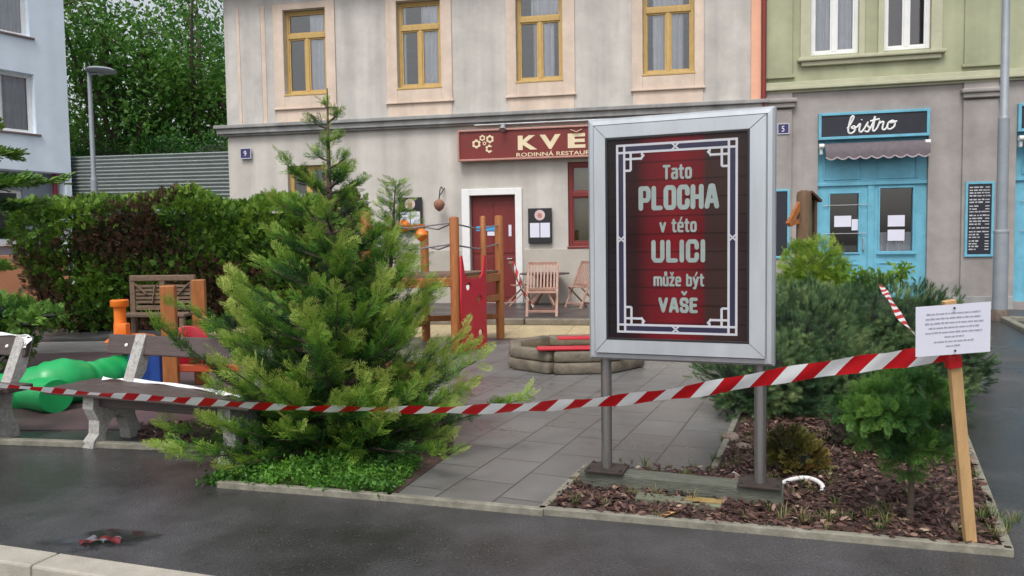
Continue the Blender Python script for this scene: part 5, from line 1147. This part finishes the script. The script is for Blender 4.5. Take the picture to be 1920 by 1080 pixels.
# generic bushes: shoots spread over a union of ellipsoids
def bush(name, loc, blobs, n, tpl, size, m, label, cat='shrub', group=None, seed=1, up=.5, t0=.3, tvar=.25, rng_in=.35, core=.72, stem=None, noise_sc=3.0, shell=.75, jit=.5, disp=.1):
    r = np.random.default_rng(seed); root = empty(name, loc, 0, label, cat, group); P, D, T = [], [], []
    vol = np.array([b[3] * b[4] + b[4] * b[5] + b[3] * b[5] for b in blobs]); cnt = (vol / vol.sum() * n).astype(int)
    for b, k in zip(blobs, cnt):
        c = np.array(b[:3]); s = np.array(b[3:6]); u = nrm(r.normal(size=(k * 2, 3))); u = u[u[:, 2] > -.75][:k]
        rad = np.where(r.uniform(size=len(u)) < .7, r.uniform(shell, 1.02, len(u)), r.uniform(rng_in, shell, len(u)))
        p = c + u * s * rad[:, None]; p *= 1 + disp * lumps(p, noise_sc, seed)[:, None] * np.array([1, 1, .6])
        ok = p[:, 2] > .02; p = p[ok]; u = u[ok]
        P.append(p); D.append(u / s * s.mean() + np.array([0, 0, up]) + r.normal(size=u.shape) * jit)
        T.append(t0 + tvar * lumps(p, 4.5, seed + 3) * 1.4 + r.uniform(-.1, .14, len(p)) + .12 * u[ok if len(ok) == len(u) else slice(None), 2] * 0)
    P, D, T = np.concatenate(P), np.concatenate(D), np.concatenate(T)
    scatter('foliage', *tpl, P, basis(D, np.array([0, 0, 1.]) + r.normal(size=P.shape) * .6), size * r.uniform(.75, 1.25, len(P)), T, m, root)
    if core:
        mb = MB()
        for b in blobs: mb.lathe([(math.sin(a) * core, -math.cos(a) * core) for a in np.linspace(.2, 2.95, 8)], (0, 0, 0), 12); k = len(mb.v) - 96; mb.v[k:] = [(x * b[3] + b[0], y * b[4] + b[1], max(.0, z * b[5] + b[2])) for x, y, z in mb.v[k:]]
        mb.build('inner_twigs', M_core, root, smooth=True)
    if stem: mb = MB(); mb.tube(*stem); mb.build('stem', M_bark, root, smooth=True)
    return root

# pale-needled mountain pines behind the poster case and the notice
def W(px, py, Y, o): p = PY(px, py, Y); return (p.x - o[0], p.y - o[1], p.z)
SH = tpl_shoot(40, 1.0, .5, 2, .055)
def pine(px, Y, blobs, n, label, seed, t0=.42):
    o = PY(px, 600, Y); o = (o.x, Y, 0); bl = [(*W(b[0], b[1], Y + b[4], o), b[2] * Y / 1400, b[2] * Y / 1400 * .85, b[3] * Y / 1400) for b in blobs]
    mb_stem = ([(0, 0, 0), (.03, 0, .15), (.0, 0, .4)], [.04, .03, .02], 7)
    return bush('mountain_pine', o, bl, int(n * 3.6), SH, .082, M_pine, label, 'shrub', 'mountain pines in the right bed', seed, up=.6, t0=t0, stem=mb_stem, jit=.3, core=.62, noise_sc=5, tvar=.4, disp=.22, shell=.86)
pine(1450, 6.7, [(1425, 705, 105, 85, -.25), (1500, 640, 115, 95, .15), (1560, 720, 110, 85, 0), (1480, 735, 115, 70, -.1), (1400, 645, 60, 55, .2), (1600, 770, 90, 60, .1)], 1500, 'bluish mountain pine directly behind the right post of the poster case', 3, .4)
pine(1700, 7.6, [(1665, 600, 115, 70, 0), (1740, 660, 95, 85, -.1), (1620, 680, 100, 85, -.1), (1790, 690, 50, 60, -.2), (1700, 740, 110, 70, -.2), (1600, 600, 60, 55, .2), (1760, 600, 45, 55, .1)], 1500, 'tall mountain pine behind the white notice and the small juniper', 4, .36)
pine(1530, 8.0, [(1510, 600, 85, 60, 0), (1560, 590, 70, 50, .1), (1470, 590, 50, 55, -.1)], 550, 'greyish mountain pine below the round thuja near the bistro door', 6, .5)
# round thuja
o = (PY(1530, 500, 8.9).x, 8.9, 0); k = 8.9 / 1400
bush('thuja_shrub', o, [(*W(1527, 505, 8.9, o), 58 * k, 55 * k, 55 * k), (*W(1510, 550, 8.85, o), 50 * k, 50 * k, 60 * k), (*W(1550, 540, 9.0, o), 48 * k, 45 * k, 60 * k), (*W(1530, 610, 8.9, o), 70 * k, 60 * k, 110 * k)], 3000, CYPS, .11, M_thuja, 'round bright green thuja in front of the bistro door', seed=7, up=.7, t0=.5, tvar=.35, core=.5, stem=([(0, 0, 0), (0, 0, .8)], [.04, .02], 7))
# leafy sprouts
o = (PY(1680, 520, 8.5).x, 8.5, 0); k = 8.5 / 1400; LV = tpl_leaves(9, 1.0, .85, .42, 9, 1.0)
bush('leafy_shrub', o, [(*W(1690, 512, 8.5, o), 16 * k, 16 * k, 14 * k), (*W(1615, 530, 8.4, o), 25 * k, 20 * k, 18 * k), (*W(1650, 532, 8.4, o), 22 * k, 20 * k, 14 * k), (*W(1600, 545, 8.5, o), 22 * k, 20 * k, 18 * k)], 90, LV, .085, M_thuja, 'sprouting broadleaf shrub with fresh leaves rising above the pines by the bistro door', seed=8, up=.6, t0=.55, core=0, stem=([(0, 0, 0), (.02, 0, .6), (.06, 0, 1.12)], [.02, .014, .006], 6))
# small juniper trained on a stem
q = G(1705, 985); Y = q.y; o = (q.x, Y, 0); k = Y / 1400
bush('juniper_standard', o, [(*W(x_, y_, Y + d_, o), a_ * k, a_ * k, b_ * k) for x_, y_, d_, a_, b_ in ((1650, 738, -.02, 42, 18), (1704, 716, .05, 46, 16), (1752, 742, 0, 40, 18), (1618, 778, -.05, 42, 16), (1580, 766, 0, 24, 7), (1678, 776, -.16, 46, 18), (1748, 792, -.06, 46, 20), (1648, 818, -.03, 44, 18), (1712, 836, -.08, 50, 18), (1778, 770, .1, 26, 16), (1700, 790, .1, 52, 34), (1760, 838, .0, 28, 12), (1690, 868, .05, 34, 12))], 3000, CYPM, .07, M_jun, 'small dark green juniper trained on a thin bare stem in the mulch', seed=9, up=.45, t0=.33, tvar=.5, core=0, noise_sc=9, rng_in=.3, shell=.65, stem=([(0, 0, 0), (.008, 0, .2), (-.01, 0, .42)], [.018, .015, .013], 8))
# small browning bush
q = G(1492, 892); Y = q.y; o = (q.x, Y, 0); k = Y / 1400
bush('browning_shrub', o, [(0, 0, .12, 46 * k, 42 * k, 40 * k), (*W(1485, 835, Y, o), 36 * k, 34 * k, 28 * k), (*W(1525, 868, Y, o), 28 * k, 26 * k, 24 * k)], 420, SIMP, .07, M_brown, 'small yellowish browning bush beside the right post of the poster case', seed=10, up=.9, t0=.35, tvar=.5, core=.7)
o = (PY(1620, 800, 5.3).x, 5.3, 0); k = 5.3 / 1400
bush('dry_heather', o, [(0, 0, .12, 60 * k, 50 * k, 45 * k), (.25, .1, .1, 50 * k, 45 * k, 35 * k)], 260, SIMP, .1, leaf_mat('dry_twig', [(0, (.02, .02, .015)), (.6, (.05, .045, .03)), (1, (.12, .1, .07))], .1), 'dark dry twiggy shrub low behind the small juniper', seed=12, up=.8, core=.6)
# juniper and conifer at the left edge
o = (PY(15, 600, 9.2).x, 9.2, 0); k = 9.2 / 1400
bush('spreading_juniper', o, [(*W(5, 588, 9.2, o), 62 * k, 60 * k, 26 * k), (*W(60, 606, 9.1, o), 34 * k, 34 * k, 12 * k), (*W(-40, 650, 9.2, o), 90 * k, 80 * k, 50 * k), (*W(92, 592, 9.0, o), 24 * k, 20 * k, 6 * k)], 900, SIMP, .15, M_jun, 'spreading bright green juniper behind the leftmost bench', seed=13, up=.3, t0=.68, tvar=.35, core=.6)
o = (PY(-150, 500, 9.6).x, 9.6, 0); t = empty('conifer_tree', o, 0, 'conifer reaching in from the left edge with a few level green branches', 'tree')
pp = [(0, 1.2), (1.4, 1.35), (1.9, 1.3), (2.6, 1.35), (3.2, 1.0), (4.5, .3), (4.8, .1)]
conifer(t, 4.8, pp, pp, 46, .3, 31, M_jun, SIMP, per=9, rise=.05, tip_up=.12, zmin=1.3, tb=.25)

# hedge of thuja, partly browned
h0, h1 = Vector((-9.1, 13.75, 0)), Vector((-3.0, 14.5, 0)); ha = math.atan2(h1.y - h0.y, h1.x - h0.x); hL = (h1 - h0).length; hH, hD = 2.42, 1.3
HG = empty('hedge', h0, ha, 'long thuja hedge with brown dead patches in front of the corrugated fence', 'hedge'); r = np.random.default_rng(17)
n = 15000; face = r.choice(4, n, p=[.62, .26, .07, .05]); P = np.empty((n, 3)); Nn = np.zeros((n, 3)); a, b = r.uniform(size=n), r.uniform(size=n)
for f, fn, nn in ((0, lambda a, b: (a * hL, 0 * a, b * hH), (0, -1, 0)), (1, lambda a, b: (a * hL, b * hD, 0 * a + hH), (0, 0, 1)), (2, lambda a, b: (0 * a, a * hD, b * hH), (-1, 0, 0)), (3, lambda a, b: (0 * a + hL, a * hD, b * hH), (1, 0, 0))):
    k = face == f; P[k] = np.stack(fn(a[k], b[k]), 1); Nn[k] = nn
lump = lumps(P, 1.1, 2); P += Nn * (lump[:, None] * .28 + r.uniform(-.2, .05, n)[:, None]); P[:, 2] += lumps(P * np.array([1, 1, 0]), .9, 8) * .14
# ragged, undercut left end and foot
uc = np.clip((1.6 - P[:, 2]) / 1.6, 0, 1); P[:, 0] = np.where(face == 2, P[:, 0] + .55 * uc, P[:, 0] + np.where(P[:, 0] < 1.2, .5 * uc * (1.2 - P[:, 0]) / 1.2, 0)); P[:, 1] += np.where(face == 0, .22 * uc, 0); P[:, 2] = np.maximum(P[:, 2], .04)
brown = lumps(P * np.array([.7, 1, 1.0]), .75, 40) * 1.5 + np.where((P[:, 2] < 1.9), .18, -.35) + np.where(P[:, 0] < 2.6, .22, -.1); green = .52 + .3 * lumps(P, 1.6, 60) + r.uniform(-.12, .2, n) + np.where(P[:, 2] > hH - .25, .14, 0)
T = np.where(brown + r.uniform(-.35, .35, n) > .22, r.uniform(0, .24, n), green)
scatter('foliage', *SIMP, P, basis(Nn * .8 + np.array([0, 0, .75]) + r.normal(size=(n, 3)) * .5, Nn + r.normal(size=(n, 3)) * .5), r.uniform(.085, .18, n), T, M_hedge, HG)
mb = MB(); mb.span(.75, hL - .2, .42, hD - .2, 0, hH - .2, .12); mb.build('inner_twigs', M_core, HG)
mb = MB()
for i in range(9): x = .8 + i * .65; mb.tube([(x, .6, 0), (x + .05, .55, .8), (x, .6, 1.8)], [.05, .04, .02], 7)
mb.build('stems', M_bark, HG, smooth=True)

# ================================================================ trees behind the fence
LF = tpl_leaves(15, 1.0, .36, .17, 3, .6)
def broadleaf(loc, H, cz, rx, rz, nc, seed, label, t0=.45, csize=.5, nl=9):
    r = np.random.default_rng(seed); rn = random.Random(seed); root = empty('broadleaf_tree', loc, 0, label, 'tree', 'trees behind the corrugated fence')
    mb = MB(); mb.tube([(0, 0, -.2), (.15, 0, H * .2), (.05, .1, H * .42), (.3, 0, H * .62)], [.34, .27, .2, .12], 10); mb.build('trunk', M_bark, root, smooth=True)
    P = []; mb = MB()
    for i in range(nl):
        a = i * 2.4 + rn.uniform(-.4, .4); z0 = H * rn.uniform(.22, .6); e = np.array([math.cos(a) * rx * rn.uniform(.55, .95), math.sin(a) * rx * rn.uniform(.55, .95), cz + rz * rn.uniform(-.65, .85)]); s = np.array([.1, .05, z0])
        mid = (s + e) / 2 + np.array([rn.uniform(-.6, .6), rn.uniform(-.6, .6), rn.uniform(-.2, .7)]); mb.tube(smooth3([s, mid, e], 5), list(np.linspace(.13, .025, 11)), 6, cap=False)
        for j in range(7):
            t = rn.uniform(.35, 1); q = (1 - t) ** 2 * s + 2 * t * (1 - t) * mid + t * t * e; w = q + np.array([rn.gauss(0, 1), rn.gauss(0, 1), rn.gauss(.1, .7)]) * rx * .3; mb.tube([q, (q + w) / 2 + np.array([0, 0, .15]), w], [.04, .025, .01], 5, cap=False)
            k = nc // (nl * 7); P.append(w + r.normal(size=(k, 3)) * np.array([rx * .19, rx * .19, rz * .11]))
    mb.build('limbs', M_bark, root, fix=False); P = np.concatenate(P); D = r.normal(size=P.shape)
    T = t0 + .35 * lumps(P, .55, seed) + r.uniform(-.12, .12, len(P))
    scatter('crown', *LF, P, basis(D, r.normal(size=P.shape)) * 1.0, csize * 1.45 * r.uniform(.7, 1.2, len(P)), T, M_tree, root)
for px, Y, H, cz, rx, rz, nc, seed, lab, t0 in ((215, 30, 12.5, 7.6, 3.0, 5.2, 700, 41, 'tall light green broadleaf tree behind the thin street lamp', .66), (372, 32, 13.5, 8.0, 3.2, 6.0, 800, 42, 'darker broadleaf tree beside the grey building behind the fence', .58),
        (285, 37, 14, 8.5, 4.5, 6.0, 480, 43, 'far dark tree between the two nearer broadleaf trees', .5), (130, 35, 12, 7.0, 3.5, 5.0, 360, 44, 'far tree rising beside the edge of the pale blue building', .45), (470, 38, 13, 7.5, 4.0, 6, 500, 45, 'far tree mostly hidden behind the grey restaurant building', .4)):
    p = PY(px, 400, Y); broadleaf((p.x, Y, 0), H, cz, rx, rz, nc, seed, lab, t0)
# low dark shrubs right behind the fence
for i, (px, Y, s) in enumerate(((180, 27, 1.6), (290, 27, 2.2), (380, 26.5, 2.3))):
    p = PY(px, 400, Y); bush('tall_shrub', (p.x, Y, 0), [(0, 0, 3.2, s, 1.2, 2.3), (.6, 0, 4.2, s * .7, 1, 1.5)], 420, LF, .42, M_tree, ('dark shrub behind the street lamp showing over the fence', 'dark tall shrub in the middle above the corrugated fence', 'dark tall shrub above the fence next to the grey building')[i], group='dark shrubs behind the fence', seed=50 + i, t0=.34, tvar=.25, core=.7, noise_sc=.8)

# ================================================================ ground cover, mulch, weeds
def in_poly(p, poly):
    x, y = p[:, 0], p[:, 1]; c = np.zeros(len(p), bool); n = len(poly)
    for i in range(n):
        x0, y0 = poly[i][0], poly[i][1]; x1, y1 = poly[(i + 1) % n][0], poly[(i + 1) % n][1]
        k = ((y0 > y) != (y1 > y)) & (x < (x1 - x0) * (y - y0) / ((y1 - y0) if y1 != y0 else 1e-9) + x0); c ^= k
    return c
def sample(poly, n, r):
    a = np.array([(p[0], p[1]) for p in poly]); lo, hi = a.min(0), a.max(0); out = []
    while sum(map(len, out)) < n: q = r.uniform(lo, hi, (n * 2, 2)); out.append(q[in_poly(q, poly)])
    return np.concatenate(out)[:n]
r = np.random.default_rng(77)
chipV = np.array([[-.5, -.16, 0], [-.1, -.26, .06], [.45, -.12, .0], [.5, .14, .03], [.05, .24, .1], [-.45, .12, .02]]); chipF = np.array([[0, 1, 4, 5], [1, 2, 3, 4]]); chipT = np.array([0, .05, 0, .05, .08, 0])
beds = [bL, bR, bRr, bBack, bLb, bLm, bTop]; near = [bL, bR, bRr, G(1780, 780), G(1400, 790), bLm, bTop]
def chips(name, poly, n, z=.02):
    q = sample(poly, n, r); P = np.column_stack([q, z + r.uniform(0, .03, n)]); D = np.column_stack([r.normal(size=(n, 2)), r.normal(size=n) * .25])
    rot = basis(D, np.array([0, 0, 1.]) + r.normal(size=(n, 3)) * .45); rot = rot[:, :, [1, 0, 2]]
    s = r.uniform(.015, .06, n); o = scatter(name, chipV, chipF, chipT, P, rot, np.column_stack([s, s * r.uniform(.5, 1, n), s]), r.beta(1.6, 2.4, n), M_chip, kind='stuff'); return o
chips('bark_mulch', near, 10500); chips('bark_mulch', [G(250, 802), G(262, 826), G(395, 836), G(480, 850), G(460, 792)], 1500)
bl = tpl_leaves(1); bv, bf, bt = [], [], []
for i in range(9):
    a = i * 2.4; l = .7 + .3 * math.sin(i * 3.1); lean = .25 + .25 * ((i * 37) % 10) / 10; d = np.array([math.cos(a) * lean, math.sin(a) * lean, 1.]); s = np.array([-math.sin(a), math.cos(a), 0]) * .025
    o_ = np.array([math.cos(a), math.sin(a), 0]) * .06; k = len(bv); bv += [o_ - s, o_ + s, o_ + d * l * .6 + s * .8, o_ + d * l + np.array([math.cos(a), math.sin(a), -.4]) * lean * .5, o_ + d * l * .6 - s * .8]; bf.append([k, k + 1, k + 2, k + 4]); bf.append([k + 4, k + 2, k + 3, k + 3]); bt += [0, 0, .1, .25, .1]
bf = [f if f[2] != f[3] else [f[0], f[1], f[2], f[2]] for f in bf]
tv, tt = np.array(bv), np.array(bt); tq = np.array([f for f in bf if len(set(f)) == 4]); tip = np.array([[f[0], f[1], f[2], f[0]] for f in bf if len(set(f)) == 3])
tri = np.concatenate([np.array([[f[0], f[1], f[2]] for f in bf if len(set(f)) == 4]), np.array([[f[0], f[2], f[3]] for f in bf if len(set(f)) == 4]), np.array([[f[0], f[1], f[2]] for f in bf if len(set(f)) == 3])])
def tufts(name, pts, size, t0=.45):
    n = len(pts); a = r.uniform(0, 6.28, n); rot = np.zeros((n, 3, 3)); rot[:, 0, 0] = np.cos(a); rot[:, 0, 1] = -np.sin(a); rot[:, 1, 0] = np.sin(a); rot[:, 1, 1] = np.cos(a); rot[:, 2, 2] = 1
    return scatter(name, tv, tri, tt, np.column_stack([pts, np.full(n, .012)]), rot, size * r.uniform(.5, 1.3, n), t0 + r.uniform(-.2, .35, n), M_grass, kind='stuff')
gp = [sample(near, 75, r)]
for px, py, k, s in ((1560, 985, 5, .25), (1650, 985, 9, .3), (1720, 1000, 6, .2), (1830, 1010, 8, .15), (1480, 985, 6, .2), (1380, 870, 10, .25), (1410, 840, 8, .2), (1230, 935, 6, .15), (1180, 880, 6, .2), (1510, 930, 5, .2), (1260, 885, 5, .3), (1860, 980, 9, .12), (1870, 1020, 8, .1)):
    c = G(px, py); gp.append(np.array([c.x, c.y]) + r.normal(size=(k, 2)) * s * .5)
tufts('weeds', np.concatenate(gp), .1)
# creeping ground cover under the cypress
gc = [G(372, 908), G(420, 914), pB, G(775, 890), G(790, 860), G(640, 850), G(500, 868)]
q = sample(gc, 1500, r); n = len(q); hh = np.clip(lumps(np.column_stack([q, q[:, 0] * 0]), 2.5, 5) * .09 + .06, .02, .14)
P = np.column_stack([q, hh * r.uniform(.3, 1.1, n)]); D = np.column_stack([r.normal(size=(n, 2)), r.uniform(.1, .9, n)])
scatter('ground_cover', *tpl_leaves(8, 1.0, .75, .38, 14, .6), P, basis(D, r.normal(size=(n, 3))), r.uniform(.025, .05, n), .5 + .35 * lumps(P, 3, 9) + r.uniform(-.15, .2, n), leaf_mat('cover_leaf', [(0, (.02, .06, .012)), (.4, (.05, .15, .02)), (.7, (.1, .26, .025)), (1, (.2, .36, .05))], .3), kind='stuff')
# stones by the bed corner and a fallen yellow leaf
for px, py, s, lab in ((1368, 822, .07, 'brown stone at the corner of the bed beside the paving'), (1392, 838, .055, 'smaller stone lying in front of the brown stone at the bed corner')):
    p = G(px, py, .03); bmh = bmesh.new(); bmesh.ops.create_icosphere(bmh, subdivisions=2, radius=s)
    for v in bmh.verts: v.co *= 1 + .35 * noise.noise(v.co * 12 + Vector((px, 0, 0))); v.co.z *= .65
    me = bpy.data.meshes.new('stone'); bmh.to_mesh(me); bmh.free(); me.materials.append(mat('stone', (.22, .17, .14), .8, .3, 20, bump=.5)); o = bpy.data.objects.new('stone', me); COL.objects.link(o); o.location = p; tag(o, lab, 'stone')
p = G(1250, 967, .035); mb = MB(); mb.add([(-.05, 0, 0), (0, -.024, .012), (.05, 0, .02), (0, .024, .016), (-.02, .02, .01), (-.02, -.018, .008)], [(0, 5, 1, 2, 3, 4)]); o = mb.build('fallen_leaf', mat('leaf_yellow', (.5, .3, .09), .6, .15, 20), fix=False); o.location = p; tag(o, 'yellow fallen leaf on the dark mulch in front of the poster case', 'leaf')
